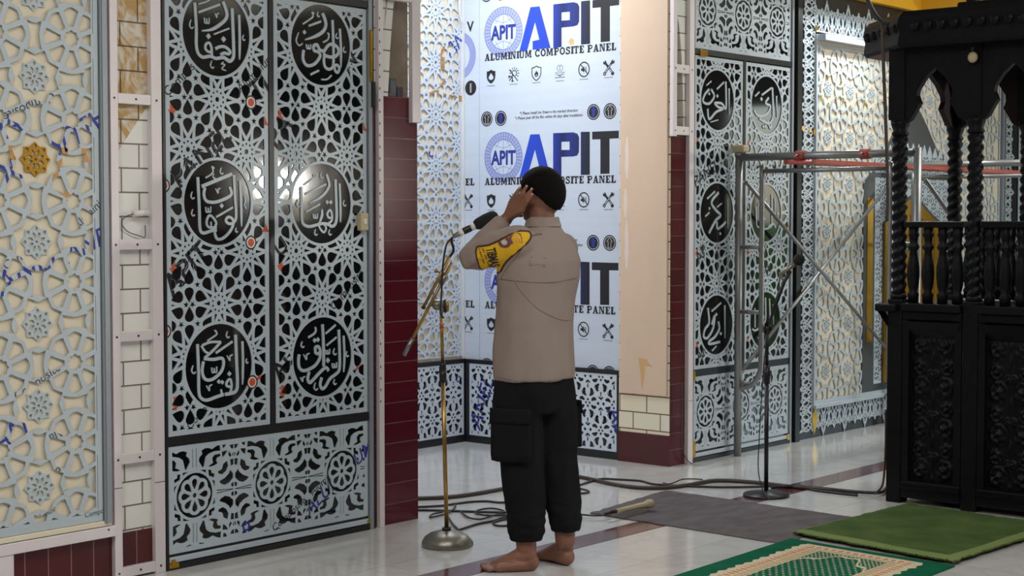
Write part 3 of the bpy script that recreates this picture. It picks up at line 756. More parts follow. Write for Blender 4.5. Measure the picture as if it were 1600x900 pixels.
# ------------------------------------------------------------------ gates
def gate(label, xc, x0, x1, mid, cols, rows, flowers, star_z, cal, group, left, names):
    g = thing('lattice_gate', label, 'gate', (xc, WV, 0), group='calligraphy gates on the front wall')
    X = lambda u: u - xc
    top = 3.0
    bk = MB(); bk.box((X(x0), 0, .03), (X(x1), top, -.0)) if False else bk.box((X(x0), -.018, .012), (X(x1), 0, top)); bk.build('backing_panel', M['gloss_black'], g)
    F = MB()   # outer frame
    F.box((X(x0) - .012, -.03, 0), (X(x0), .0, top), 1); F.box((X(x1), -.034, 0), (X(x1) + .022, 0, top), 0)
    F.box((X(x1) + .022, -.026, 0), (X(x1) + .04, 0, top), 1)
    F.box((X(x0), -.03, .0), (X(x1), 0, .026), 1); F.build('frame', [M['frame_grey'], M['black']], g)
    r = MB(); r.box((X(x0) + .004, -.03, .030), (X(x1) - .004, -.018, .054), 0, .003); r.build('bottom_rail', M['film'], g)
    r = MB(); r.box((X(x0), -.026, .523), (X(x1), -.018, .560)); r.box((X(mid) - .014, -.026, .56), (X(mid) + .014, -.018, 2.47)); r.box((X(x0), -.030, 2.462), (X(x1), -.018, 2.494)); r.build('divider_bar', M['black'], g)
    e = .2696
    LZ0, LZ1 = 0.0185, 0.0225
    for li, (a, c) in enumerate(((x0 + .008, mid - .017), (mid + .017, x1 - .006))):
        lo, hi = .563, 2.455
        inn = .022
        holes = ten_fold(X(cols[li]), star_z, e, X(a) + inn, lo + inn, X(c) - inn, hi - inn)
        disc = [circ(X(cols[li]), z, .182, 48) for z in rows]
        ring = [circ(X(cols[li]), z, .1945, 48) for z in rows]
        plate = [rect(X(a), lo, X(c), hi)]
        m = MB(); m.plate(region(plate, holes, plate, ring, disc), LZ0, LZ1)
        lat = m.build('leaf_lattice', M['film'], g, (0, 0, 0), RV)
        # lettering printed on the protective film and cut through with it
        ink, blue, org = [], [], []
        rr = random.Random(3 + li + (0 if left else 9))
        w, h = X(c) - X(a), hi - lo
        for k, (t, fx, fz, sz, ang, bold) in enumerate(names[li]):
            P, tw = text_polys(t, sz, bold)
            ink += [xf(p, X(a) + fx * w, fz, radians(ang), .82) for p in P]
        if ink:
            m = MB(); m.plate(region(ink, holes, plate, (), disc + [circ(X(cols[li]), z, .187, 40) for z in rows]), LZ1 + .0002, LZ1 + .0004); m.build('film_lettering', M['ink'], lat)
        n = 0
        for (fx, fz, s) in ((.06, 1.93, 1), (.965, 1.43, 1), (.06, 1.27, 1), (.965, 1.90, 1), (.07, .70, 1), (.9, .78, 1)):
            o = star(X(a) + fx * w, fz, .028, .011, 3, pi / 2) if n % 2 else [(X(a) + fx * w + p, fz + q) for p, q in ((-.01, .03), (.01, .03), (.01, 0), (.022, 0), (0, -.03), (-.022, 0), (-.01, 0))]
            n += 1
            m = MB(); m.plate(region([o], holes, plate, (), disc), LZ1 + .0002, LZ1 + .0004); m.build('arrow_marking', M['orange'], lat)
        for px_, py_ in (((392, 160), (392, 379), (394, 597), (258, 518), (256, 290)) if left and li == 0 else ()):
            p_ = hit(px_, py_, 1, WV - LZ1); cx_, cz_ = X(p_.x), p_.z
            m = MB()
            for r_, mi_, dz_ in ((.031, 0, .0004), (.024, 1, .0006), (.018, 2, .0008)): m.plate(region([circ(cx_, cz_, r_, 20)], (), plate), LZ1 + dz_ - .0002, LZ1 + dz_, mi_)
            m.build('film_sticker', [M['ink'], M['white'], M['orange']], lat)
        for ri, z in enumerate(rows):
            P = cal[ri * 2 + li]
            P = [[(X(cols[li]) + x * .182, z + y * .182) for x, y in p] for p in P]
            m = MB(); m.plate(region(P), LZ0, LZ1)
            c_ = m.build('calligraphy', M['film'], g, (0, 0, 0), RV)
    for (lo, hi, fz, kk) in ((.066, .520, .300, .98), (2.497, 2.985, 2.738, 1.02)):
        x_0, x_1 = X(x0) + .006, X(x1) - .006
        holes, over, neg2 = scroll_dado([X(f) for f in flowers], fz, x_0 + .02, lo + .02, x_1 - .02, hi - .02, kk)
        plate = [rect(x_0, lo, x_1, hi)]
        m = MB(); m.plate(region(plate, holes, plate, over, neg2), LZ0, LZ1)
        for f in flowers: m.plate(dado_flower(X(f), fz), LZ0, LZ1)
        d = m.build('scroll_lattice', M['film'], g, (0, 0, 0), RV)
        if lo < 1 and left:
            P, tw = text_polys('ALUMINIUM', .09, .01, .2)
            P = [xf(p, X(4.93), .12, radians(32)) for p in P]
            m = MB(); m.plate(region(P, holes, plate, (), [circ(X(f), fz, .097, 24) for f in flowers]), LZ1 + .0002, LZ1 + .0004)
            P2 = [circ(X(4.56), .125, .022, 20)]
            m.plate(region(P2, [circ(X(4.56), .125, .012, 16)]), LZ1 + .0002, LZ1 + .0004); m.build('film_lettering', M['blue'], d)
            P, tw = text_polys('Composite   Aluminium', .05, .004)
            P = [xf(p, X(4.72), .075, radians(30)) for p in P]
            m = MB(); m.plate(region(P, holes, plate, (), [circ(X(f), fz, .097, 24) for f in flowers]), LZ1 + .0002, LZ1 + .0004); m.build('film_lettering', M['ink'], d)
    BR = ([[((X(x0), -.034, .008), (X(x0) + .05, -.028, .03)), ((X(x0) + .01, -.038, .02), (X(x0) + .03, -.028, .045))], [((X(x1) - .018, -.034, .03), (X(x1), -.026, .05))]] if left else
          [[((X(x0) - .010, -.034, .03), (X(x0) + .02, -.028, .13))], [((X(x0) - .010, -.038, .50), (X(x0) + .01, -.028, .56))], [((X(x1) - .03, -.034, .02), (X(x1), -.026, .06))], [((X(x0) + .05, -.036, 2.452), (X(x0) + .13, -.028, 2.49))]])
    for boxes in BR:
        k = MB()
        for p_, q_ in boxes: k.box(p_, q_, 0, .003)
        tag(k.build('corner_bracket', M['gold'], g), 'yellow gold corner bracket')
    if left:
        k = MB(); k.box((X(x1) + .002, -.042, 2.12), (X(x1) + .018, -.03, 2.36), 0, .003); tag(k.build('hinge', M['gold'], g), 'gold strip hinge')
        k = MB(); k.box((X(x1) + .016, -.044, 2.0), (X(x1) + .036, -.024, 2.12), 0, .003); k.build('latch', M['black'], g)
    return g

gate('black and pale grey lattice gate with six calligraphy roundels beside the dark red pillar', 4.74, 4.136, 5.312, 4.718, (4.418, 5.021), (2.267, 1.545, .842), (4.279, 4.710, 5.138), 1.986, CAL_L, None, True,
     [[('Composite', .02, 1.98, .07, 42, .006), ('PANEL', .12, 1.60, .15, 38, .02), ('Aluminium', .72, 2.02, .07, 40, .006), ('APIT', .05, 1.15, .16, 40, .02), ('Composite', .2, .58, .06, 40, .006), ('TI', .88, 1.98, .16, 38, .02)],
      [('PA', .02, 1.78, .16, 48, .02), ('N', .78, 2.15, .15, 40, .02), ('Composite', .62, 1.05, .07, 40, .006), ('AL', .04, .75, .14, 45, .02), ('U', .05, 1.3, .13, 40, .02)]])
gate('lattice gate with calligraphy roundels standing directly behind the scaffold frame', 8.59, 8.040, 9.162, 8.600, (8.299, 8.868), (2.198, 1.510, .822), (8.183, 8.585, 8.989), 1.95, CAL_R, None, False,
     [[('PANEL', .02, 1.66, .12, 25, .02), ('AP', .1, 1.2, .12, 40, .02), ('APIT', .1, .60, .12, 30, .02)], [('M', .5, 1.1, .1, 40, .01)]])
b = MB(); b.box((9.206, WV - .05, 0), (9.262, WV, 3.0)); tag(b.build('door_post', M['black']), 'black upright post between the scaffolded gate and the mihrab lattice', 'post')
k = thing('switch_box', 'small ivory switch box on the edge of the unobstructed roundel gate', 'switch', (5.262, WV - .024, 1.42))
m = MB(); m.box((-.024, -.03, 0), (.026, 0, .082), 0, .005); m.build('box_body', M['ivory'], k)
m = MB(); m.box((-.008, -.034, .03), (.010, -.029, .055), 0, .002); m.box((.012, -.032, .010), (.018, -.029, .016)); m.build('rocker', M['white'], k)

# ------------------------------------------------------------------ cream lattice panel at the left end of the wall
def screw(m, x, y, z, mi): m.box((x - .004, z - .002, y - .004), (x + .004, z, y + .004), mi)
g = thing('lattice_wall_panel', 'cream wall panel under a pale star lattice with one gold flower medallion', 'wall panel', (3.4, WV, .25))
LX = lambda u: u - 3.4
X0, X1, Z0, Z1 = 2.85, 3.838, .262, 2.75
m = MB(); m.box((LX(X0), -.022, 0), (LX(X1), 0, 2.5)); m.build('backing_board', M['cream'], g)
LZ = lambda z: z - .25
holes, stars = eight_fold(3.685, 2.182, .33, .318, X0 + .03, Z0 + .035, 3.775, Z1)
holes = [[(LX(x), LZ(z)) for x, z in h] for h in holes]
# open slots of the right rim
for zz in (.42, .74, 1.06, 1.37, 1.69, 2.0, 2.32):
    holes.append([(LX(3.782), LZ(zz - .11)), (LX(3.785), LZ(zz - .11)), (LX(3.785), LZ(zz + .11)), (LX(3.782), LZ(zz + .11))])
plate = [rect(LX(X0), LZ(Z0), LX(3.806), LZ(Z1))]
m = MB(); m.plate(region(plate, holes), .030, .0345)
lat = m.build('lattice', M['film'], g, (0, 0, 0), RV)
gold = [(LX(x), LZ(z)) for x, z in ((3.628, 1.755), (3.655, 1.755), (3.668, 1.712), (3.676, 1.700), (3.66, 1.68), (3.64, 1.688), (3.622, 1.672), (3.616, 1.62), (3.66, 1.585), (3.676, 1.565), (3.664, 1.553), (3.60, 1.59), (3.588, 1.618), (3.6, 1.69), (3.64, 1.715))]
g2 = [[(LX(a), LZ(b)) for a, b in rect(3.725, 1.70, 3.765, 1.755)], [(LX(a), LZ(b)) for a, b in rect(3.40, 1.70, 3.445, 1.755)]]
m = MB(); m.plate(region([gold] + g2, holes, plate), .0347, .0350); tag(m.build('repair_marking', M['gold_dull'], lat), 'tan gold uncovered lattice bars')
ink, blue = [], []
for t, x, z, s, a in (('Composite', 3.60, 1.97, .055, 203), ('Aluminium', 3.70, 1.43, .05, 40), ('Composite', 3.38, 1.28, .05, 28), ('Panel', 3.60, .52, .05, 208), ('Aluminium', 3.50, .30, .03, 20), ('Composite', 3.72, .285, .03, 5), ('Alu', 3.62, .66, .05, 205), ('Composite', 3.42, .78, .05, 28)):
    P, w = text_polys(t, s, .006); ink += [xf(p, LX(x), LZ(z), radians(a)) for p in P]
for t, x, z, s, a in (('ALUMINIUM', 3.83, 1.93, .15, 208), ('PANEL', 3.30, 1.15, .15, 26), ('ANEL', 3.66, 1.30, .12, 24), ('PANEL', 3.28, .56, .13, 27), ('PA', 3.34, 1.75, .14, 28)):
    P, w = text_polys(t, s, .006, .2); blue += [xf(p, LX(x), LZ(z), radians(a), .85) for p in P]
m = MB(); m.plate(region(ink, holes, plate), .0347, .0350); m.build('film_lettering', M['ink_soft'], lat)
m = MB(); m.plate(region(blue, holes, plate), .0347, .0350); m.build('film_lettering', M['blue'], lat)
for sx, sz in stars:
    is_gold = abs(sz - 1.705) < .03 and abs(sx - 3.52) < .05
    m = MB(); m.plate([[(x + LX(sx), y + LZ(sz)) for x, y in flower_reg(.352)[0]], flower_reg(.352)[1]], .0225, .030)
    f = m.build('flower_medallion', M['gold' if is_gold else 'film'], g, (0, 0, 0), RV)
    if is_gold: tag(f, 'gold flower medallion')
m = MB(); m.box((LX(3.810), -.045, 0), (LX(3.846), -.0, 2.5), 0, .003); m.box((LX(3.818), -.049, 0), (LX(3.832), -.045, 2.5), 0); m.build('edge_trim', M['frame_grey'], g)
m = MB(); m.box((LX(X0), -.040, -.012), (LX(3.846), 0, .010), 0, .003); m.build('bottom_sill', M['cream'], g)

def batten_ladder(label, xa, xb, wa, wb, z0, z1, bars, name='batten_frame', barh=.042, gap=.0, short=0):
    g = thing(name, label, 'batten frame', ((xa + xb) / 2, WV - gap, z0))
    X = lambda u: u - (xa + xb) / 2
    for (a, c) in ((xa, xa + wa), (xb - wb, xb)):
        zl = short - z0 if short and a == xa else 0
        m = MB(); m.box((X(a), -.028, zl), (X(c), 0, z1 - z0), 0, .002)
        for zz in bars: m.box(((X(a) + X(c)) / 2 - .004, -.030, zz - z0 - .004), ((X(a) + X(c)) / 2 + .004, -.0275, zz - z0 + .004), 1)
        if not zl: m.box((X(a), -.0285, .38), (X(c), -.0275, .3825), 1)
        m.build('upright', [M['alu'], M['screw']], g)
    for zz in bars:
        m = MB(); m.box((X(xa + wa), -.026, zz - z0 - barh / 2), (X(xb - wb), 0, zz - z0 + barh / 2), 0, .002)
        m.box((X((xa + xb) / 2) - .004, -.028, zz - z0 - .004), (X((xa + xb) / 2) + .004, -.0255, zz - z0 + .004), 1)
        m.build('crossbar', [M['alu'], M['screw']], g)
    return g
batten_ladder('white batten ladder frame over the white tile strip between cream panel and roundel gate', 3.868, 4.121, .038, .052, 0.0, 2.8, (1.963, 1.371, .997, .496, .03))
g = thing('wall_batten', 'white horizontal batten below the cream lattice panel with a short stub upright', 'batten', (3.4, WV, .19))
m = MB(); m.box((LX(2.85), -.04, .0), (LX(3.866), 0, .045), 0, .003); m.box((LX(3.826), -.0415, .028), (LX(3.833), -.0395, .035), 1); m.build('rail', [M['alu'], M['screw']], g)
m = MB(); m.box((LX(3.33), -.035, -.19), (LX(3.40), 0, -.0), 0, .003); m.build('stub_upright', M['alu'], g)

# wire with a white connector hanging on the tiles
g = thing('wire_connector', 'white wire connector on a thin grey wire against the white tile strip', 'connector', (3.985, WV - .002, 1.44))
m = MB(); m.tube([(-.01, -.022, .055), (.05, -.026, .062)], .0135, 10); m.tube([(.05, -.026, .062), (.066, -.026, .064)], [.009, .006], 8); m.build('plug_body', M['white'], g)
m = MB(); m.tube(cat([(-.01, -.022, .055), (-.04, -.016, .045), (-.058, -.010, .02), (-.03, -.012, -.015), (.03, -.015, -.035), (.05, -.018, -.04), (.058, -.012, -.02), (.060, -.008, .01)]), .0022, 6); m.build('wire', M['ink_soft'], g)

# perforated corner strip and batten frame on the left pillar
m = MB(); m.box((-.0, -.035, 0), (.032, 0, 2.9), 0, .002)
for k in range(34): m.box((.004 + .0, -.0362, .6 + k * .055), (.009, -.0345, .612 + k * .055), 1)
tag(m.build('corner_strip', [M['alu'], M['screw']], None, (5.375, WV, 0)), 'pale perforated corner strip between the roundel gate and the dark red pillar', 'strip')
g = thing('pillar_batten', 'white batten frame around the broken top of the red pillar beside the roundel gate', 'batten frame', (5.53, WV - .012, 2.0))
m = MB(); m.box((.07, -.028, -.06), (.128, 0, 1.0), 0, .003); m.build('upright', M['alu'], g)
m = MB(); m.box((-.12, -.026, .515), (.07, 0, .565), 0, .003); m.build('crossbar', M['alu'], g)
g = thing('rubble_box', 'small dark box on the broken ledge atop the red tiles', 'box', (5.53, WV + .022, 2.06))
m = MB(); m.box((-.055, -.024, 0), (.0, .024, .09), 0, .004); m.box((-.045, -.026, .02), (-.012, -.022, .075), 1); m.build('box_body', [M['black'], M['ink_soft']], g)
m = MB(); m.box((.004, -.022, 0), (.045, .022, .05), 0, .003); m.build('side_block', M['rubber'], g)
g = thing('leaning_strip', 'pale strip leaning in the broken top of the red pillar', 'strip', (5.43, WV + .02, 2.05))
m = MB(); m.tube(cat([(0, -.012, 0), (.005, -.02, .28), (.03, -.025, .5), (.075, -.02, .68)]), .011, 6); m.build('strip_body', M['tan_tile'], g)

# ------------------------------------------------------------------ niche: back lattice, dado lattices, printed sheets
g = thing('niche_lattice_panel', 'pale ten-point lattice panel on the back of the niche with gold patches', 'wall panel', (7.0, NB - .004, .55))
m = MB(); m.box((-1.32, -.02, 0), (.84, 0, 2.6)); m.build('backing_board', M['cream'], g)
x0, x1, z0, z1 = -.6, .80, .02, 2.55
holes = ten_fold(.572, 2.479 - .55, .2837, x0 + .01, z0 + .01, x1, z1, True)
plate = [rect(x0, z0, x1 + .02, z1 + .02)]
m = MB(); m.plate(region(plate, holes), .025, .031); lat = m.build('lattice', M['film_niche'], g, (0, 0, 0), RV)
gp = [rect(.51, 1.715, .56, 1.75), rect(.58, 1.71, .60, 1.755), rect(.64, 1.71, .67, 1.735), rect(.70, 1.70, .76, 1.73), rect(.79, 1.69, .82, 1.73), rect(.615, 1.88, .655, 1.99), rect(.60, 1.79, .66, 1.83), rect(.62, 1.98, .66, 2.04), rect(.62, 1.74, .645, 1.77)]
m = MB(); m.plate(region(gp, holes, plate), .0312, .0315); tag(m.build('repair_marking', M['gold_dull'], lat), 'tan gold lattice patches')
P, w = text_polys('o', .1, .02)
bl = [xf(p, .50, 1.32, 0) for p in P] + [xf(p, .54, .42, .3) for p in text_polys('L', .08, .02)[0]] + [xf(p, .70, 1.98, .5) for p in text_polys('AN', .14, .01)[0]]
m = MB(); m.plate(region(bl, holes, plate), .0312, .0315); m.build('film_lettering', M['blue'], lat)
m = MB(); m.box((.82, -.035, 0), (.845, 0, 2.6), 0, .002); m.build('edge_trim', M['white'], g)

def niche_dado(label, parent_loc, length, rot, seed, blue):
    g = thing('dado_panel', label, 'dado panel', parent_loc, rot)
    m = MB(); m.box((0, -.014, 0), (length, 0, .548)); m.build('backing_panel', M['gloss_black'], g)
    m = MB(); m.box((0, -.022, .525), (length, -.014, .548)); m.box((0, -.022, 0), (length, -.014, .045)); m.box((0, -.022, .045), (.026, -.014, .525)); m.box((length - .022, -.022, .045), (length, -.014, .525)); m.build('frame', M['black'], g)
    holes = comma_dado(.045, .062, length - .04, .508)
    plate = [rect(.028, .048, length - .024, .522)]
    m = MB(); m.plate(region(plate, holes), .0145, .0185); lat = m.build('lattice', M['film_niche'], g, (0, 0, 0), (pi / 2, 0, 0))
    P = []
    for t, x, z, s, a in blue:
        q, w = text_polys(t, s, .012, .2); P += [xf(p, x, z, radians(a)) for p in q]
    m = MB(); m.plate(region(P, holes, plate), .0187, .0190); m.build('film_lettering', M['blue'], lat)
    return g
niche_dado('black framed dado panel of comma-shaped cut-outs on the back of the niche', (6.0, NB - .03, 0), 1.845, (0, 0, 0), 1, [('o', 1.74, .40, .09, 0)])
niche_dado('black framed dado panel of comma-shaped cut-outs below the printed sheets', (NU1 - .012, NB - .058, 0), NB - .058 - 5.815, (0, 0, -pi / 2), 2, [('ANEL', .12, .08, .15, 70), ('AL', 1.16, .30, .14, -60), ('N', 1.28, .10, .14, 55)])

# printed protective film on aluminium composite sheets -------------------------------------------
def grad_ink():
    m = bpy.data.materials.new('blue_to_black_print'); m.use_nodes = True
    nt = m.node_tree; b = nt.nodes['Principled BSDF']; tc = nt.nodes.new('ShaderNodeTexCoord'); sp = nt.nodes.new('ShaderNodeSeparateXYZ'); r = nt.nodes.new('ShaderNodeValToRGB')
    mr = nt.nodes.new('ShaderNodeMapRange'); mr.inputs['From Min'].default_value = -6.70; mr.inputs['From Max'].default_value = -5.85
    nt.links.new(tc.outputs['Object'], sp.inputs[0]); nt.links.new(sp.outputs['X'], mr.inputs['Value']); nt.links.new(mr.outputs[0], r.inputs['Fac'])
    el = r.color_ramp.elements; el[0].position = .0; el[0].color = (*S(30, 74, 214), 1); el[1].position = .74; el[1].color = (.012, .013, .02, 1)
    for p, c in ((.36, S(32, 66, 190)), (.50, S(18, 30, 88)), (.56, S(28, 48, 130))):
        q = el.new(p); q.color = (*c, 1)
    nt.links.new(r.outputs['Color'], b.inputs['Base Color']); b.inputs['Roughness'].default_value = .4
    return m
M['grad'] = grad_ink()
M['sheet'] = mat('printed_film_sheet', S(206, 216, 232), .38, var=.03, vscale=1.5, stretch=(1, 14, .4))

def px_local(pts, x0=740, y0=0, k=6.6667):   # crop pixels of the top print -> sheet coordinates (x towards the room, y height)
    out = []
    for x, y in pts:
        p = hit(x0 + x / k, y0 + y / k, 0, 7.845)
        out.append((-p.y, p.z))
    return out
SEAM = -6.968
def slab(ch):
    """slab-serif capital: strokes in a 0..w x 0..1 box"""
    t, h, sf = .28, .15, .30
    def st(x): return [(x, 0, x + t, 1), (x - .07, 0, x + t + .07, h), (x - .07, 1 - h, x + t + .07, 1)]
    R = lambda L: [rect(*q) for q in L]
    if ch == 'I': return R(st(.08)), .38
    if ch == 'L': return R(st(.08) + [(.08, 0, .68, h + .03), (.54, 0, .68, .36)]), .74
    if ch == 'T': return R([(.26, 0, .48, 1), (.18, 0, .56, h), (0, 1 - h - .02, .74, 1), (0, .66, .12, 1), (.62, .66, .74, 1)]), .78
    if ch == 'E': return R(st(.08) + [(.08, 0, .68, h + .02), (.08, .86, .68, 1), (.08, .44, .5, .58), (.56, 0, .68, .34), (.56, .68, .68, 1), (.42, .36, .5, .66)]), .74
    if ch == 'N': return R([(.06, 0, .2, 1), (0, 0, .28, h), (0, 1 - h, .24, 1), (.62, 0, .76, 1), (.54, 1 - h, .84, 1)]) + [[(.1, 1), (.34, 1), (.76, 0), (.54, 0)]], .88
    if ch == 'M': return R([(.06, 0, .22, 1), (0, 0, .30, h), (.76, 0, .96, 1), (.68, 0, 1.04, h), (0, 1 - h, .22, 1), (.8, 1 - h, 1.04, 1)]) + [[(.1, 1), (.34, 1), (.58, .1), (.42, .1)], [(.66, 1), (.9, 1), (.58, .1), (.44, .1)]], 1.1
    if ch == 'A': return [[(.06, 0), (.24, 0), (.46, 1), (.32, 1)], [(.50, 0), (.76, 0), (.54, 1), (.32, 1)]] + R([(0, 0, .30, h), (.44, 0, .84, h), (.22, .26, .6, .40)]), .86
    if ch == 'U': return R([(.06, .2, .28, 1), (0, 1 - h, .34, 1), (.56, .2, .72, 1), (.48, 1 - h, .80, 1)]) + stroke([(.17, .26), (.22, .11), (.4, .07), (.57, .12), (.64, .26)], .18), .86
    if ch == 'O': return stroke([(.42 + .30 * cos(a * pi / 8), .5 + .41 * sin(a * pi / 8)) for a in range(17)], .2), .86
    if ch == 'C': return stroke([(.42 + .30 * cos(a * pi / 8), .5 + .41 * sin(a * pi / 8)) for a in range(2, 15)], .2) + R([(.62, .64, .74, 1), (.62, .08, .74, .3)]), .82
    if ch == 'S': return stroke([(.58, .76), (.46, .9), (.26, .9), (.14, .76), (.24, .58), (.5, .44), (.6, .26), (.46, .09), (.24, .09), (.1, .24)], .19) + R([(.54, .66, .66, 1), (.02, 0, .14, .34)]), .74
    if ch == 'P': return R(st(.08)) + stroke([(.28, .92), (.56, .9), (.68, .72), (.56, .52), (.28, .5)], .17), .82
    return [], .34
def slab_text(t, h):
    P, x = [], 0
    for ch in t:
        q, w = slab(ch); P += [[((a + x) * h, b * h) for a, b in p] for p in q]; x += w + .05
    return P, x * h
def icon_polys(kind):
    """icons in a unit box centred on 0,0 -> list of polygons, cut-outs"""
    sh = [(-.42, .38), (-.2, .40), (0, .5), (.2, .40), (.42, .38), (.42, 0), (.36, -.24), (.2, -.42), (0, -.54), (-.2, -.42), (-.36, -.24), (-.42, 0)]
    if kind == 0:
        return [sh], [[(0, .26), (.13, .1), (.24, -.04), (.2, -.2), (.06, -.25), (-.06, -.25), (-.2, -.2), (-.24, -.04), (-.13, .1)]]
    if kind == 1:
        P = []
        for k in range(8):
            a = pi * (k / 7.0) * 1.15 - .55
            P += stroke([(.08 + .3 * cos(a), .1 + .3 * sin(a)), (.08 + .46 * cos(a), .1 + .46 * sin(a))], .06, smooth=False)
        P += stroke([(.08 + .21 * cos(a * pi / 8), .1 + .21 * sin(a * pi / 8)) for a in range(-3, 12)], .07)
        P += stroke([(-.42, .42), (.42, -.46)], .07, smooth=False)
        for a in (pi, pi * 1.25, pi * 1.5): P += stroke([(-.1, -.12), (-.1 + .42 * cos(a), -.12 + .42 * sin(a))], .08, smooth=False)
        P += stroke([(-.44, -.02), (-.3, -.12), (-.44, -.24)], .06, smooth=False) + stroke([(-.2, -.48), (-.1, -.36), (.02, -.48)], .06, smooth=False)
        return P, []
    if kind == 2:
        P = stroke(sh + [sh[0]], .075, smooth=False)
        P.append([(0, .2), (.05, .05), (.1, .12), (.17, -.04), (.14, -.22), (0, -.28), (-.14, -.22), (-.17, -.04), (-.08, .06)])
        return P, [[(0, -.06), (.05, -.16), (0, -.23), (-.05, -.16)]]
    if kind == 3:
        P = []
        for s in (-1, 1):
            P += stroke([(s * .06, .46), (s * .26, .30), (s * .2, .08), (0, -.1)], .035)
            P += stroke([(s * .05, .42), (0, .25), (s * .02, .06)], .03)
            P += stroke([(0, -.34), (s * .2, -.14), (s * .44, -.08)], .04)
            P += stroke([(0, -.36), (s * .42, -.2)], .03, smooth=False)
        P += [rect(-.46, -.46, .46, -.42)]
        return P, []
    if kind == 4:
        P = stroke([(.46 * cos(a * pi / 14), .5 * sin(a * pi / 14)) for a in range(29)], .085)
        P += stroke([(-.3, .36), (.32, -.34)], .075, smooth=False)
        P += [[(-.26, .08), (-.14, .08), (.02, .24), (.02, -.24), (-.14, -.1), (-.26, -.1)], rect(.08, -.14, .13, .14), rect(.18, -.2, .23, .2)]
        return P, []
    P = stroke([(-.38, .42), (.34, -.38)], .17, smooth=False) + stroke([(.34, .40), (-.36, -.40)], .17, smooth=False)
    P += [circ(-.34, .36, .15, 10), circ(.36, .38, .15, 10), circ(-.36, -.42, .13, 10), circ(.34, -.42, .14, 10)]
    return P, [[(-.5, .5), (-.34, .52), (-.36, .38)], [(.52, .52), (.36, .54), (.38, .40)], stroke([(.18, .2), (-.3, -.32)], .05, smooth=False)[0], circ(-.36, -.42, .05, 8), stroke([(.06, -.1), (.3, -.34)], .05, smooth=False)[0]]
def arrow_disc(cx, cy, r, kind):
    """black disc with a white ring and an arrow outline"""
    neg = [circ(cx, cy, r * .90, 28)]
    P = [circ(cx, cy, r, 28)]
    return P, neg
PER = .8035
BASE = 2.500                      # baseline of the words in the top print
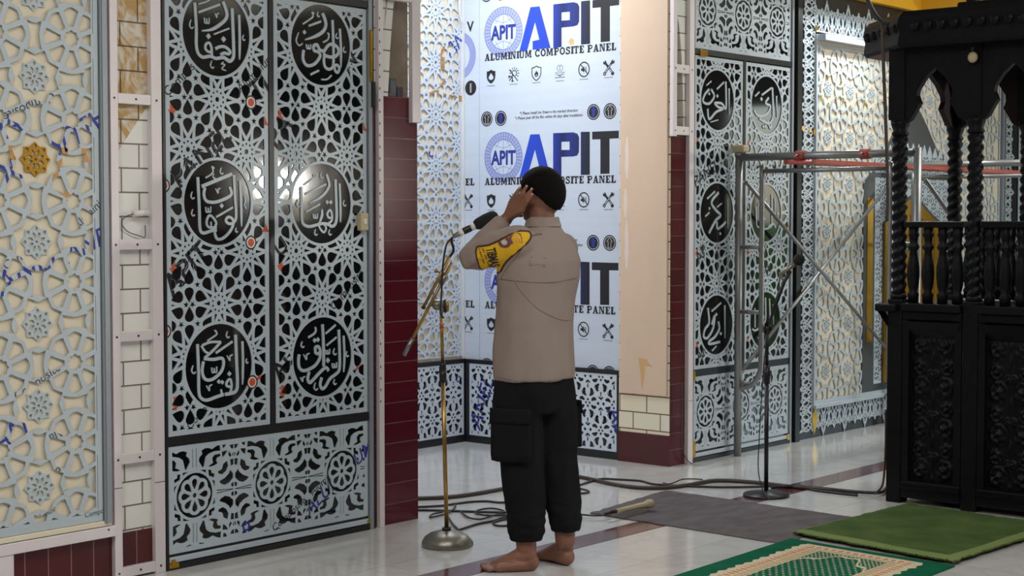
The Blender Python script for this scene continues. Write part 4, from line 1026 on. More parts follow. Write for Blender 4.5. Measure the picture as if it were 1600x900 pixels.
def sheet_print(origin, lo_x, hi_x, z_lo, z_hi, rows, parent, offcut=False):
    """all the print of one sheet, cut at its edges; origin shifts the artwork along the sheet"""
    clip = [rect(lo_x, z_lo, hi_x, z_hi)]
    big, ink, logo, blue2, soft = [], [], [], [], []
    A = px_local([(475, 535), (590, 75), (685, 65), (800, 500), (613, 520), (613, 428), (683, 412), (638, 232), (556, 527)])
    Pp = px_local([(828, 500), (828, 45), (1040, 22), (1082, 34), (1100, 70), (1098, 225), (1080, 262), (1040, 275), (915, 288), (915, 490)])
    Pn = px_local([(915, 215), (915, 130), (1000, 122), (1000, 208)])
    I_ = px_local([(1117, 465), (1117, 12), (1212, 4), (1212, 456)])
    T_ = px_local([(1322, 440), (1322, 76), (1236, 84), (1236, 2), (1515, -28), (1515, 52), (1418, 64), (1418, 430)])
    c = px_local([(307, 333)])[0]; rx = .158
    out = {'big': ([], []), 'ink': ([], []), 'logo': ([], []), 'blue': ([], []), 'soft': ([], []), 'pale': ([], [])}
    def put(kind, pos, neg, dz):
        out[kind][0].extend([[(x + origin, y + dz) for x, y in p] for p in pos])
        out[kind][1].extend([[(x + origin, y + dz) for x, y in p] for p in neg])
    for r in rows:
        dz = -r * PER
        put('big', [A, Pp, I_, T_], [Pn], dz)
        P, w = slab_text('ALUMINIUM COMPOSITE PANEL', 1.0)
        k = 1.068 / w
        put('ink', [[(-6.922 + x * k, BASE - .004 + y * .047) for x, y in p] for p in P], [], dz)
        # globe badge
        L = []
        for q, wd in ((1.0, .007), (.93, .005), (.86, .006), (.79, .005), (.72, .007)):
            L += stroke([(c[0] + rx * q * cos(a * pi / 24), c[1] + rx * q * sin(a * pi / 24)) for a in range(49)], wd)
        for a in range(40):
            t = a * pi / 20
            L += stroke([(c[0] + rx * .74 * cos(t), c[1] + rx * .74 * sin(t)), (c[0] + rx * .98 * cos(t), c[1] + rx * .98 * sin(t))], 0.0045, smooth=False)
        put('logo', L, [], dz)
        G = stroke([(c[0], c[1] - rx * .66), (c[0], c[1] - .05)], .003, smooth=False) + stroke([(c[0], c[1] + .05), (c[0], c[1] + rx * .66)], .003, smooth=False)
        for s in (-1, 1):
            G += stroke([(c[0] - .075, c[1] + s * .082), (c[0], c[1] + s * .060), (c[0] + .075, c[1] + s * .082)], .003)
            G += stroke([(c[0] + s * .03, c[1] + rx * .66), (c[0] + s * .068, c[1] + .055)], .003) + stroke([(c[0] + s * .03, c[1] - rx * .66), (c[0] + s * .068, c[1] - .055)], .003)
            G += stroke([(c[0] + s * .104, c[1]), (c[0] + s * .122, c[1])], .003, smooth=False)
        put('logo', G, [], dz)
        P, w = text_polys('APIT', 1.0, .035)
        k = .205 / w
        put('blue', [[(c[0] - .1 + x * k, c[1] - .045 + y * .125) for x, y in p] for p in P], [], dz)
        for i in range(6):
            ix = -6.868 + i * .1905; iz = BASE - .105
            P, N = icon_polys(i)
            put('ink', [[(ix + x * .088, iz + y * .088) for x, y in p] for p in P], [[(ix + x * .088, iz + y * .088) for x, y in p] for p in N], dz)
            put('soft', [rect(ix - .034, iz - .062, ix + .034, iz - .059)], [], dz)
        for dx, az, bl in ((-6.905, -.388, 0), (-6.785, -.388, 1), (-6.032, -.380, 1), (-5.905, -.380, 0)):
            ax, ay, rr = dx, BASE + .010 + az, .049
            arrow = [(-.011, -.03), (.011, -.03), (.011, .008), (.021, .008), (0, .034), (-.021, .008), (-.011, .008)]
            arrow = [(ax + x, ay + y) for x, y in arrow]
            ring = stroke([(ax + rr * .80 * cos(a * pi / 12), ay + rr * .80 * sin(a * pi / 12)) for a in range(25)], .004)
            inner = [(ax + x * .55, ay - .002 + y * .8) for x, y in ((-.011, -.03), (.011, -.03), (.011, .008), (.021, .008), (0, .034), (-.021, .008), (-.011, .008))]
            put('ink', [circ(ax, ay, rr, 28)], ring + ([arrow] if bl else []), dz)
            if bl: put('blue', [arrow], [], dz)
            else: put('pale', stroke(arrow + [arrow[0]], .0045, smooth=False), [], dz)
        for j, t in enumerate(('*) Please install the Sheet in the marked direction', '*) Please peel off the film within 45 days after installation')):
            P, w = text_polys(t, 1.0, .012)
            k = (.47 if j == 0 else .55) / w
            put('ink', [[(-6.665 + (.04 if j == 0 else 0) + x * k, BASE - .362 - j * .030 + y * .026) for x, y in p] for p in P], [], dz)
    if offcut:      # an offcut hung beside the full sheet: only the end of its words, icons and one disc show
        out['big'] = ([], []); out['logo'] = ([], []); out['blue'] = ([], []); out['pale'] = ([], [])
        out['ink'] = ([p for p in out['ink'][0] if not (len(p) == 28)], out['ink'][1]); L = []
        cy = 2.545; cxx = -7.12 - .04
        for q in (1.0, .93, .86, .79, .72): L += stroke([(cxx + .155 * q * cos(a * pi / 24), cy + .155 * q * sin(a * pi / 24)) for a in range(49)], .007)
        out['logo'] = (L, [])
        for zz in (2.33,): out['ink'][0].append(circ(-7.045, zz, .049, 28))
        out['pale'] = ([q for zz in (2.33,) for q in stroke([(-7.045, zz - .03), (-7.045, zz + .03)], .012, smooth=False)], [])
        P, w = text_polys('V', .09, .03); out['ink'][0].extend([[(x - 7.075, y + 2.70) for x, y in p] for p in P])
    for kd, mt, nm in (('big', 'grad', 'print_lettering'), ('ink', 'ink', 'print_text'), ('logo', 'logo_blue', 'print_badge'), ('blue', 'blue', 'print_blue_mark'), ('soft', 'ink_soft', 'print_caption'), ('pale', 'badge_grey', 'print_arrow')):
        pos, neg = out[kd]
        pos = [q for q in (clip_rect(p, lo_x - .01, z_lo - .01, hi_x + .01, z_hi + .01) for p in pos) if q]
        if not pos: continue
        zz = {'big': .0064, 'ink': .0066, 'logo': .0062, 'blue': .0070, 'soft': .0068, 'pale': .0072}[kd]
        m = MB(); m.plate(region(pos, neg, clip), zz, zz + .0001); m.build(nm, M[mt], parent, (0, 0, 0), RU)
for label, x0, x1, org in (('blue-white printed composite sheet with big lettering and icon rows, behind the man', SEAM, -5.806, 0.0), ('narrow strip of printed composite sheet in the corner of the niche', -7.215, SEAM - .003, -1.22)):
    g = thing('composite_sheet', label, 'wall sheet', (NU1 - .012, 0, 0), (0, 0, 0))
    m = MB(); m.plate(region([rect(x0, .549, x1, 3.2)]), 0, .006, 0, True); s_ = m.build('sheet', M['sheet'], g, (0, 0, 0), RU)
    if org: sheet_print(-1.155, x0, x1, .549, 3.2, (1, 2), s_, True)
    else: sheet_print(0, x0, x1, .549, 3.2, (-1, 0, 1, 2), s_)
    for c in s_.children: c.rotation_euler = (0, 0, 0)
    if not org:
        m = MB(); m.plate(region([circ(-6.205, 2.573, .021, 20)]), .0071, .0073); tag(m.build('drilled_hole', M['tan_stain'], s_), 'brown drilled hole')

# plywood cladding on the end of the right pillar
g = thing('pillar_cladding', 'cream plywood board cladding the niche side of the pillar, with a glue stain', 'board', (NC, 5.62, .42))
m = MB(); m.box((-.016, -.172, 0), (-.0, .172, 2.55), 0, .002); m.build('board', M['ply'], g)
m = MB()
for (y, z, w, h) in ((.12, 1.62, .03, .26), (.13, 1.35, .028, .18), (.12, 1.1, .03, .3)):
    m.plate(region([[( -y + w * .5 * cos(k * pi / 8) * (1 + .2 * sin(3 * k)), z - .2 + h * .5 * sin(k * pi / 8)) for k in range(16)]]), .0165, .0168)
m.build('filler_patch', M['plaster_patch'], g, None, RU)
m = MB(); m.plate(region([[(-.03, .22), (.03, .215), (.045, .19), (.075, .17), (.02, .175), (.012, .10), (-.005, .03), (-.012, .10), (-.022, .17)]]), .0165, .0168); m.build('glue_stain', M['tan_stain'], g, None, RU)

batten_ladder('white batten ladder frame on the pillar beside the scaffolded gate', 7.803, 8.020, .036, .050, 0, 2.9, (2.36, 1.995, 2.88), barh=.05, gap=.012, short=1.96)

# ------------------------------------------------------------------ mihrab wall: border, cream lattice, dark arch, gold arch
g = thing('mihrab_panel', 'tall cream lattice panel with interlaced border and dark pointed arch behind the scaffold', 'wall panel', (10.9, WV, 0))
X = lambda u: u - 10.9
MX0, MX1 = 9.476, 12.42
m = MB(); m.box((X(9.27), -.016, 0), (X(15), 0, 2.985)); m.build('backing_board', M['dark_backing'], g)
m = MB(); m.box((X(MX0), -.024, .22), (X(MX1), -.016, 2.66)); m.build('cream_board', M['cream'], g)
holes, stars = eight_fold(X(9.79), 2.185, .305, .318, X(MX0) + .02, .25, X(MX1) - .02, 2.62)
plate = [rect(X(MX0), .222, X(MX1), 2.64)]
lz = .034
# dark arch outline (in the wall's own coordinates)
def arch_poly(cx, half, z_spring, z_apex, z0, n=10):
    P = [(cx - half, z0), (cx + half, z0)]
    for k in range(n + 1):
        t = k / n; P.append((cx + half * (1 - t) ** .85 * (1 - .12 * sin(pi * t)), z_spring + (z_apex - z_spring) * t))
    for k in range(n - 1, -1, -1):
        t = k / n; P.append((cx - half * (1 - t) ** .85 * (1 - .12 * sin(pi * t)), z_spring + (z_apex - z_spring) * t))
    return P
arch = arch_poly(X(10.88), .74, 1.72, 2.33, .25)
m = MB(); m.plate(region(plate, holes, None, (), [arch]), lz - .0045, lz); lat = m.build('lattice', M['film'], g, (0, 0, 0), RV)
reg = flower_reg(.31)
for sx, sz in stars:
    if inside_poly((sx, sz), arch): continue
    m = MB(); m.plate([[(x + sx, y + sz) for x, y in reg[0]], reg[1]], .0245, .030)
    m.build('flower_medallion', M['film'], g, (0, 0, 0), RV)
m = MB(); m.plate(region([arch]), .024, .036); m.build('dark_arch', M['dark_grey_arch'], g, (0, 0, 0), RV)
# lattice band inside the arch, pointed crown
cells = []
crown = [(X(10.30), .3), (X(11.46), .3), (X(11.46), 1.90)]
for k in range(13):
    u = 11.46 - 1.16 * (k + .5) / 13
    crown += [(X(u + .038), 1.885 + .05 * sin(pi * (k + .5) / 13)), (X(u + .030), 1.925 + .05 * sin(pi * (k + .5) / 13)), (X(u), 1.975 + .05 * sin(pi * (k + .5) / 13)), (X(u - .030), 1.925 + .05 * sin(pi * (k + .5) / 13))]
crown.append((X(10.30), 1.90))
hz = ten_fold(X(10.88), 1.75, .115, X(10.31), .32, X(11.45), 1.93)
inner = arch_poly(X(10.88), .47, 1.45, 1.66, .3)
strip = [rect(X(10.3), 1.765, X(11.46), 1.80)]
m = MB(); m.plate(region([crown], hz, None, (), strip + [inner]), .0365, .041); m.build('arch_lattice', M['film'], g, (0, 0, 0), RV)
ring = arch_poly(X(10.88), .44, 1.44, 1.63, .3)
gi = arch_poly(X(10.88), .36, 1.38, 1.53, .3)
m = MB(); m.plate(region([ring], [gi]), .0365, .043); m.plate(region([rect(X(10.19), .6, X(10.27), 1.62)]), .0365, .040)
m.build('gold_arch', M['gold'], g, (0, 0, 0), RV)
m = MB()
slats = [stroke([(X(10.60 + k * .093), .4), (X(10.61 + k * .093), 1.0), (X(10.595 + k * .093), 1.5)], .05) for k in range(7)]
m.plate(region([p for s_ in slats for p in s_], (), [gi]), .0365, .044); m.plate(region([gi]), .036, .0367)
tag(m.build('gold_grille', M['gold'], g, (0, 0, 0), RV), 'gold grille of upright bars inside the arch')
# borders
def put_border(name, length, w, place):
    reg = region(border_strip(length, w))
    m = MB(); m.plate(([place(x, y) for x, y in reg[0]], [tuple(t) for t in reg[1]]), .018, .024)
    return m.build(name, M['film'], g, (0, 0, 0), RV)
def fix(o):     # mirrored strips: turn the faces round
    bm = bmesh.new(); bm.from_mesh(o.data); bmesh.ops.recalc_face_normals(bm, faces=bm.faces[:]); bm.to_mesh(o.data); bm.free()
fix(put_border('border_lattice', 2.88, .195, lambda x, y: (X(9.470) - y, .05 + x)))
fix(put_border('border_lattice', 2.94, .195, lambda x, y: (X(9.476) + x, .205 - y)))
fix(put_border('border_lattice', 2.94, .21, lambda x, y: (X(9.476) + x, 2.72 + y)))
fix(put_border('border_lattice', 2.60, .19, lambda x, y: (X(12.53) + y, .1 + x)))
m = MB(); m.box((X(MX0), -.05, .196), (X(MX1), -.016, .222), 0, .003); m.box((X(MX0) - .012, -.040, .21), (X(MX0), -.016, 2.7), 0, .002); m.build('rim_bar', M['film'], g)
m = MB(); m.box((X(MX0), -.10, 2.66), (X(MX1), -.016, 2.70), 0, .003); m.build('top_shelf', M['film'], g)
m = MB(); m.box((X(12.44), -.05, 0), (X(12.47), -.016, 2.98)); m.box((X(12.485), -.05, 0), (X(12.50), -.016, 2.98)); m.build('division_bar', M['frame_grey'], g)
m = MB()
for (u, z, w, h) in ((9.30, 2.07, .04, .03), (9.40, 2.06, .03, .03), (9.46, 2.05, .03, .05), (9.47, 2.74, .05, .03), (9.62, 2.42, .02, .04), (9.80, 2.40, .02, .03)): m.plate(region([circ(X(u), z, w * .5, 8, h * .5)]), .0345, .0350)
for k in range(12): m.plate(region([rect(X(9.52 + k * .1), 2.24, X(9.545 + k * .1), 2.30)], holes, plate), .0345, .0350)
m.plate(region([[(X(9.49), .02), (X(9.515), .06), (X(9.52), .10), (X(9.545), .13), (X(9.53), .15), (X(9.51), .20), (X(9.48), .17), (X(9.46), .12), (X(9.478), .08)]]), .0246, .028)
m.build('gold_patch', M['gold'], g, (0, 0, 0), RV)
# next panel to the right, seen past the pulpit columns
g2 = thing('lattice_wall_panel', 'dark backed lattice panel with calligraphy disc seen past the pulpit columns', 'wall panel', (13.3, WV, 0))
m = MB(); m.box((-.50, -.020, .05), (1.2, -.016, 2.9)); m.build('backing_panel', M['gloss_black'], g2)
hs = ten_fold(.1, 1.5, .27, -.46, .1, 1.1, 2.8)
m = MB(); m.plate(region([rect(-.49, .06, 1.15, 2.85)], hs, None, [circ(.1, 1.5, .2, 36)], [circ(.1, 1.5, .18, 36)]), .021, .026); m.build('lattice', M['film'], g2, (0, 0, 0), RV)

# ------------------------------------------------------------------ scaffold
SX0, SX1, SV = 8.45, 10.47, 5.362
g = thing('scaffold', 'grey tubular scaffold with cross braces and a red plank, against the lattice wall', 'scaffold', (SX0, SV, 0))
P3 = lambda u, v, z: Vector((u - SX0, v - SV, z))
R_ = .0235
VN = 4.17
for su in (SX0, SX1):
    m = MB(); m.tube([P3(su, SV, 0.0), P3(su, SV, 1.862)], R_, 12); m.tube([P3(su, SV, 1.862), P3(su, SV, 1.882)], .028, 10); m.build('leg', M['galv'], g)
    m = MB(); m.tube([P3(su, VN, 0.0), P3(su, VN, 1.88)], R_, 12); m.build('leg', M['galv'], g)
    m = MB(); m.tube([P3(su, SV, 1.852), P3(su, VN, 1.852)], R_, 12); m.build('top_tube', M['galv'], g)
    m = MB(); m.tube([P3(su, SV - .17, 1.765), P3(su, VN + .17, 1.765)], .014, 8); m.build('lower_tube', M['galv'], g)
    for v0, s in ((SV, -1), (VN, 1)):
        m = MB(); m.tube(cat([P3(su, v0 + s * .165, 1.80), P3(su, v0 + s * .165, 1.2), P3(su, v0 + s * .165, .62), P3(su, v0 + s * .15, .52), P3(su, v0 + s * .10, .45), P3(su, v0, .42)], 5), .0165, 10); m.build('inner_tube', M['galv'], g)
        for zz in (1.30, .90, .46): m2 = MB(); m2.tube([P3(su, v0, zz), P3(su, v0 + s * (.165 if zz > .5 else .08), zz)], .013, 8); m2.build('rung', M['galv'], g)
    for v0 in (SV, VN):
        for zz in (1.70, .52): m = MB(); m.tube([P3(su + (.022 if su < 9 else -.022), v0, zz), P3(su + (.06 if su < 9 else -.06), v0, zz)], .009, 8); m.build('brace_pin', M['steel'], g)
for v0, dv in ((SV, .0), (VN, .0)):
    m = MB(); m.tube([P3(SX0 + .05, v0 - .02, 1.70), P3(SX1 - .05, v0 - .02, .52)], .012, 8); m.build('cross_brace', M['galv'], g)
    m = MB(); m.tube([P3(SX0 + .05, v0 + .012, .52), P3(SX1 - .05, v0 + .012, 1.70)], .012, 8); m.build('cross_brace', M['galv'], g)
m = MB(); m.box(tuple(P3(SX0 - .03, 4.83, 1.803)), tuple(P3(SX0 + 3.35, 5.03, 1.807))); m.box(tuple(P3(SX0 - .03, 4.83, 1.807)), tuple(P3(SX0 + 3.35, 4.838, 1.8285))); m.box(tuple(P3(SX0 - .03, 5.022, 1.807)), tuple(P3(SX0 + 3.35, 5.03, 1.8285)))
tag(m.build('plank', M['redmetal'], g), 'red painted steel plank')
sc = [o for o in col.objects if o.name == 'scaffold'][0]
for v in (4.93, 4.50):
    m = MB(); m.tube([P3(SX0, v - .03, 1.852), P3(SX0, v + .03, 1.852)], .031, 12); m.box(tuple(P3(SX0 - .036, v - .025, 1.836)), tuple(P3(SX0 - .022, v + .025, 1.868)), 0, .004)
    cpl = m.build('coupler', M['redmetal'], sc); tag(cpl, 'red scaffold coupler')
    m = MB(); m.tube([P3(SX0 - .03, v, 1.852), P3(SX0 - .065, v, 1.852)], .007, 8); m.build('bolt', M['steel'], cpl)
m = MB(); m.box((-.03, -.05, 0), (.03, .04, .045), 0, .01); tag(m.build('timber_block', M['ivory'], None, (SX0, SV, 1.882)), 'cream block resting on the top of the scaffold leg by the gate', 'block')

# ------------------------------------------------------------------ carved wooden pulpit
PU = 7.60
g = thing('pulpit', 'black carved wooden pulpit with twisted columns, balusters and cusped canopy', 'pulpit', (PU, 3.45, 0))
Q = lambda v: v - 3.45         # local y; local x = depth behind the front face
POSTS = [3.868, 3.455, 3.04, 2.625, 2.21, 1.795]  # bays past the frame edge are unseen, added to block a stray floor glint
DEP = .72
wd = M['wood']
def heightfield(name, y0, y1, z0, z1, fn, parent, nx=72, nz=150, x=0.02):
    m = MB(); v, f = [], []
    for j in range(nz + 1):
        for i in range(nx + 1):
            s, t = i / nx, j / nz
            y, z = y0 + (y1 - y0) * s, z0 + (z1 - z0) * t
            v.append((x - fn(y, z, s, t), y, z))
    for j in range(nz):
        for i in range(nx):
            a = j * (nx + 1) + i; f.append((a, a + nx + 1, a + nx + 2, a + 1) if y1 > y0 else (a, a + 1, a + nx + 2, a + nx + 1))
    m.add(v, f, 0, True); return m.build(name, wd, parent)
def carve(y, z, s, t):
    # mirrored acanthus scrolls stacked up the panel
    u = abs(s - .5) * 2; k = t * 3.5; n = int(k); c = k - n
    edge = max(0, min(1, s / .05, (1 - s) / .05, t / .025, (1 - t) / .025))
    h = 0
    for (cu, cc, r0, tw) in ((.52, .30, .40, 1), (.60, .80, .30, -1), (.12, .62, .16, 1)):
        dx, dz = u - cu, (c - cc) * 1.35
        r = hypot(dx, dz)
        if r > r0: continue
        a = atan2(dz, dx) * tw
        fall = (1 - r / r0) ** .5
        spiral = .5 + .5 * cos(a - r / r0 * 9)
        leaf = .5 + .5 * cos(a * 6 + r / r0 * 5)
        h = max(h, fall * (.45 * spiral + .35 * leaf * (r / r0) + .5 * max(0, 1 - r / (r0 * .3))))
    h = max(h, .45 * max(0, 1 - u / .10) * (.6 + .4 * cos(c * 4 * pi)))
    return .034 * edge * h
for i in range(5):
    a, c = POSTS[i] - .045, POSTS[i + 1] + .045
    heightfield('carved_panel', Q(a) - .035, Q(c) + .035, .12, .865, carve, g)
    m = MB()
    m.box((-.012, Q(c), .035), (.05, Q(a), .12), 0, .006); m.box((-.012, Q(c), .955), (.05, Q(a), 1.0), 0, .006)
    m.box((-.006, Q(a), .12), (.05, Q(a) - .036, .955)); m.box((-.006, Q(c), .12), (.05, Q(c) + .036, .955))
    m.add([(-.03, Q(a) - .0, .95), (-.03, Q(c), .95), (.02, Q(c) + .05, .865), (.02, Q(a) - .05, .865)], [(0, 1, 2, 3)]); m.box((-.022, Q(c), .085), (-.012, Q(a), .095))
    m.build('panel_frame', wd, g)
    # balusters
    nb = 4
    for j in range(nb):
        y = Q(a) + (Q(c) - Q(a)) * (j + .5) / nb
        prof = [(r * 1.5, z) for r, z in ((.018, 0), (.018, .035), (.021, .045), (.013, .06), (.018, .09), (.022, .14), (.021, .19), (.015, .24), (.012, .27), (.020, .285), (.020, .295), (.013, .31), (.015, .34), (.020, .352), (.016, .365), (.018, .40))]
        m = MB(); m.lathe(prof, (.028, y, 1.04), 14); m.build('baluster', wd, g)
    for j in range(nb):
        y = Q(a) + (Q(c) - Q(a)) * (j + .5) / nb
        m = MB(); m.lathe(prof, (DEP - .03, y, 1.04), 10); m.build('baluster', wd, g)
    for xx in (0, DEP - .06):
        m = MB(); m.box((xx - .008, Q(c), 1.43), (xx + .064, Q(a), 1.462), 0, .006); m.build('hand_rail', wd, g)
    m = MB(); m.box((-.03, Q(c), 1.0), (.075, Q(a), 1.042), 0, .006); m.build('ledge', wd, g)
m = MB(); m.box((-.04, Q(POSTS[0]) - .02, .995), (.09, Q(POSTS[0]) + .1, 1.035), 0, .008); m.add([(-.03, Q(3.868) + .09, 1.0), (.05, Q(3.868) + .09, 1.0), (.05, Q(3.868) + .03, .92), (-.03, Q(3.868) + .03, .92)], [(0, 1, 2, 3)]); m.build('ledge_end', wd, g)
def twist(m, x, y, z0, z1, r=.036, turns=10):
    n = int((z1 - z0) * 130); seg = 12; v, f = [], []
    for i in range(n + 1):
        z = z0 + (z1 - z0) * i / n
        for k in range(seg):
            t = 2 * pi * k / seg; rr = r * (1 + .17 * cos(2 * (t - z * turns * 2 * pi)))
            v.append((x + rr * cos(t), y + rr * sin(t), z))
    for i in range(n):
        for k in range(seg): f.append((i * seg + k, i * seg + (k + 1) % seg, (i + 1) * seg + (k + 1) % seg, (i + 1) * seg + k))
    m.add(v, f, 0, True)
for xx in (.035, DEP - .035):
    for p in POSTS:
        m = MB(); w = .042
        m.box((xx - w, Q(p) - w, 0), (xx + w, Q(p) + w, 1.06), 0, .006)
        m.lathe([(.04, 1.06), (.044, 1.075), (.034, 1.09)], (xx, Q(p), 0), 14)
        twist(m, xx, Q(p), 1.09, 1.90)
        m.lathe([(.036, 1.90), (.046, 1.915), (.036, 1.93), (.048, 1.96), (.05, 1.985)], (xx, Q(p), 0), 14)
        m.box((xx - .045, Q(p) - .045, 1.985), (xx + .045, Q(p) + .045, 2.40))
        m.build('column', wd, g)
# cusped arch boards between the columns, front, back and left side
def cusped(w, z0, ztop):
    h = w / 2
    half = [(h, z0), (h * .80, z0 + .02), (h * .62, z0 + .07), (h * .50, z0 + .10), (h * .60, z0 + .14), (h * .57, z0 + .17), (h * .34, z0 + .225), (0, z0 + .275)]
    return [(-h - .02, ztop), (-h - .02, z0)] + [(-x, z) for x, z in half] + [(x, z) for x, z in reversed(half[:-1])] + [(h + .02, z0), (h + .02, ztop)]
for xx, mt in ((.015, 'wood'), (DEP - .05, 'maroon')):
    for i in range(5):
        yc = (Q(POSTS[i]) + Q(POSTS[i + 1])) / 2
        m = MB(); m.plate(region([cusped(POSTS[i] - POSTS[i + 1] - .09, 1.965, 2.42)]), -.02, .02, 0, True)
        m.build('arch_board', M[mt], g, (xx, yc, 0), RU)
yl = Q(POSTS[0])
for p in (POSTS[0], POSTS[-1]):
    m = MB(); m.plate(region([cusped(DEP - .16, 1.965, 2.42)]), -.015, .015, 0, True); m.build('arch_board', M['maroon'], g, (DEP / 2, Q(p), 0), RV)
# cornice: moulded band with chamfered corner, carved rosettes
out = [(-.10, Q(3.80)), (-.10, Q(1.50)), (DEP + .1, Q(1.50)), (DEP + .1, Q(4.19)), (.27, Q(4.19))]
prof = [(0, 2.342), (-.018, 2.36), (-.010, 2.42), (-.022, 2.46), (-.012, 2.50), (.01, 2.525)]
c0 = Vector((DEP / 2, Q(2.85))); v, f = [], []
for o, z in prof:
    for p in out:
        d = Vector(p) - c0; L_ = d.length; q = c0 + d * ((L_ - o) / L_); v.append((q.x, q.y, z))
n = len(out)
for i in range(len(prof) - 1):
    for k in range(n): f.append((i * n + k, (i + 1) * n + k, (i + 1) * n + (k + 1) % n, i * n + (k + 1) % n))
f.append(tuple((len(prof) - 1) * n + k for k in range(n))); f.append(tuple(reversed(range(n))))
m = MB(); m.add(v, f)
for k in range(30): m.ball((-.118, Q(3.72) - k * .07, 2.445), (.012, .026, .026), 10, 6)
for k in range(5): m.ball((-.075 + k * .075, Q(3.84) + k * .08, 2.445), (.024, .024, .026), 10, 6)
m.build('cornice', wd, g)
m = MB(); m.box((0, Q(POSTS[-1]), .03), (DEP, Q(POSTS[0]), .06)); m.box((.05, Q(POSTS[-1]), .99), (DEP, Q(POSTS[0]), 1.03)); m.box((DEP - .05, Q(POSTS[-1]), .06), (DEP - .02, Q(POSTS[0]), 1.0)); m.box((.05, Q(POSTS[0]) - .02, .06), (DEP, Q(POSTS[0]) + .005, 1.0)); m.box((.05, Q(POSTS[-1]), .06), (DEP, Q(POSTS[-1]) + .02, 1.0)); m.build('carcass', wd, g)
for p in (3.52, 3.28, 3.1):
    m = MB(); m.box((.10, Q(p) - .025, 2.52), (.15, Q(p) + .025, 3.2)); m.build('finial_post', wd, g)
m = MB(); m.box((.0, Q(3.55), 2.52), (.06, Q(1.9), 2.56), 0, .01); m.build('crest_board', wd, g)
g = thing('cup_lamp', 'small pale round lamp on the arch board of the pulpit canopy', 'lamp', (PU - .046, 3.44, 2.275))
m = MB(); m.ball((0, 0, 0), (.018, .026, .028), 14, 8); m.build('shade', M['ivory'], g)
m = MB(); m.box((-.004, -.006, .02), (.008, .006, .05)); m.build('hook', M['black'], g)

# ------------------------------------------------------------------ microphones and stands
def along(a, b, t): return Vector(a) + (Vector(b) - Vector(a)) * t
SB = on_floor(698, 853)
g = thing('microphone_stand', 'worn brass boom microphone stand with domed metal base in front of the man', 'microphone stand', (SB.x, SB.y, 0))
rot = Matrix.Rotation(YAW - pi / 2, 3, 'Z')
W = lambda x, y, z: rot @ Vector((x, y, z))       # x to the viewer's right, y away
dS = (SB - Vector((0, 0, EYE))).dot(CF)
m = MB(); m.lathe([(.112, 0), (.114, .008), (.112, .022), (.10, .042), (.078, .058), (.045, .068), (.02, .072), (.018, .074)], (0, 0, 0), 36); m.build('base', M['dull_metal'], g)
m = MB(); m.tube([W(0, 0, .07), W(-.001, 0, .085)], .021, 12); m.build('base_collar', M['black'], g)
m = MB(); m.tube([W(0, 0, .08), W(-.016, 0, .76)], .0098, 12); m.build('lower_pole', M['brass'], g)
m = MB(); m.tube([W(-.0155, 0, .745), W(-.0165, 0, .80)], [.016, .0175], 12); m.tube([W(-.0165, 0, .80), W(-.017, 0, .835)], [.0175, .0125], 12); m.build('pole_clutch', M['black'], g)
m = MB(); m.tube([W(-.017, 0, .83), W(-.022, 0, 1.06)], .0072, 10); m.build('upper_pole', M['brass'], g)
m = MB(); m.tube([W(-.021, 0, .985), W(-.0213, 0, 1.005)], .0085, 10); m.build('pole_band', M['orange'], g)
b0, b1 = W(-.186, -.01, .872), W(.035, -.05, 1.295)
m = MB(); m.tube([b0, along(b0, b1, .97)], .0072, 10); m.build('boom', M['brass'], g)
m = MB(); m.tube([along(b0, b1, -.02), along(b0, b1, .16)], .0095, 10); m.build('boom_grip', M['steel'], g)
off = W(-.017, -.01, .012)
m = MB(); m.tube([along(b0, b1, .46) + off, along(b0, b1, 1.0) + off], .0072, 10); m.tube([along(b0, b1, .45) + off, along(b0, b1, .475) + off], .0085, 8, 1); m.build('boom_extension', [M['brass'], M['black']], g)
m = MB(); m.tube([along(b0, b1, .74), along(b0, b1, .84)], .013, 10); m.build('boom_sleeve', M['dull_metal'], g)
m = MB(); c = W(-.020, -.01, 1.085); m.tube([c + W(-.05, -.012, .015), c + W(.018, 0, 0)], [.012, .030], 12); m.tube([c + W(.012, 0, 0), c + W(.02, 0, 0)], .031, 16, 1); m.tube([c + W(.02, 0, 0), c + W(.032, 0, 0)], .026, 16, 2); m.ball(c + W(-.02, -.005, .005), .024, 12, 8); m.build('boom_clamp', [M['dull_metal'], M['black'], M['brass']], g)
m = MB(); w0 = along(b0, b1, .85); m.tube([w0, w0 + W(-.04, -.01, .01)], .004, 8); m.ball(w0 + W(-.045, -.01, .012), (.012, .006, .009), 10, 6); m.build('wing_screw', M['brass'], g)
m = MB(); m.tube(cat([b1 + off, W(.035, -.06, 1.335), W(.028, -.08, 1.375), W(.030, -.085, 1.395)]), .006, 8); m.build('gooseneck', M['black'], g)
# the microphone in its clip
mp0, mp1 = W(.018, -.085, 1.388), W(.232, -.05, 1.497)
mic = thing('microphone', 'black foam-headed microphone raised on the brass stand before the man', 'microphone', tuple(Vector((SB.x, SB.y, 0)) + mp0))
d = mp1 - mp0
tp = lambda t: d * t
m = MB(); m.tube([tp(.08), tp(.20), tp(.28)], [.0095, .012, .013], 12); m.build('plug', M['dull_metal'], mic)
m = MB(); m.tube([tp(.28), tp(.30), tp(.42), tp(.44)], [.014, .0155, .0165, .0155], 14); m.build('body', M['black'], mic)
m = MB(); m.tube([tp(.20), tp(.28)], .0145, 12); m.tube([tp(.44), tp(.53)], [.0155, .0165], 14); m.build('white_ring', M['white'], mic)
m = MB(); m.tube([tp(.52), tp(.56), tp(.62), tp(.75), tp(.90), tp(.96), tp(.99)], [.017, .024, .027, .0285, .027, .020, .009], 18); m.build('windscreen', M['foam'], mic)
q0 = tp(.07)
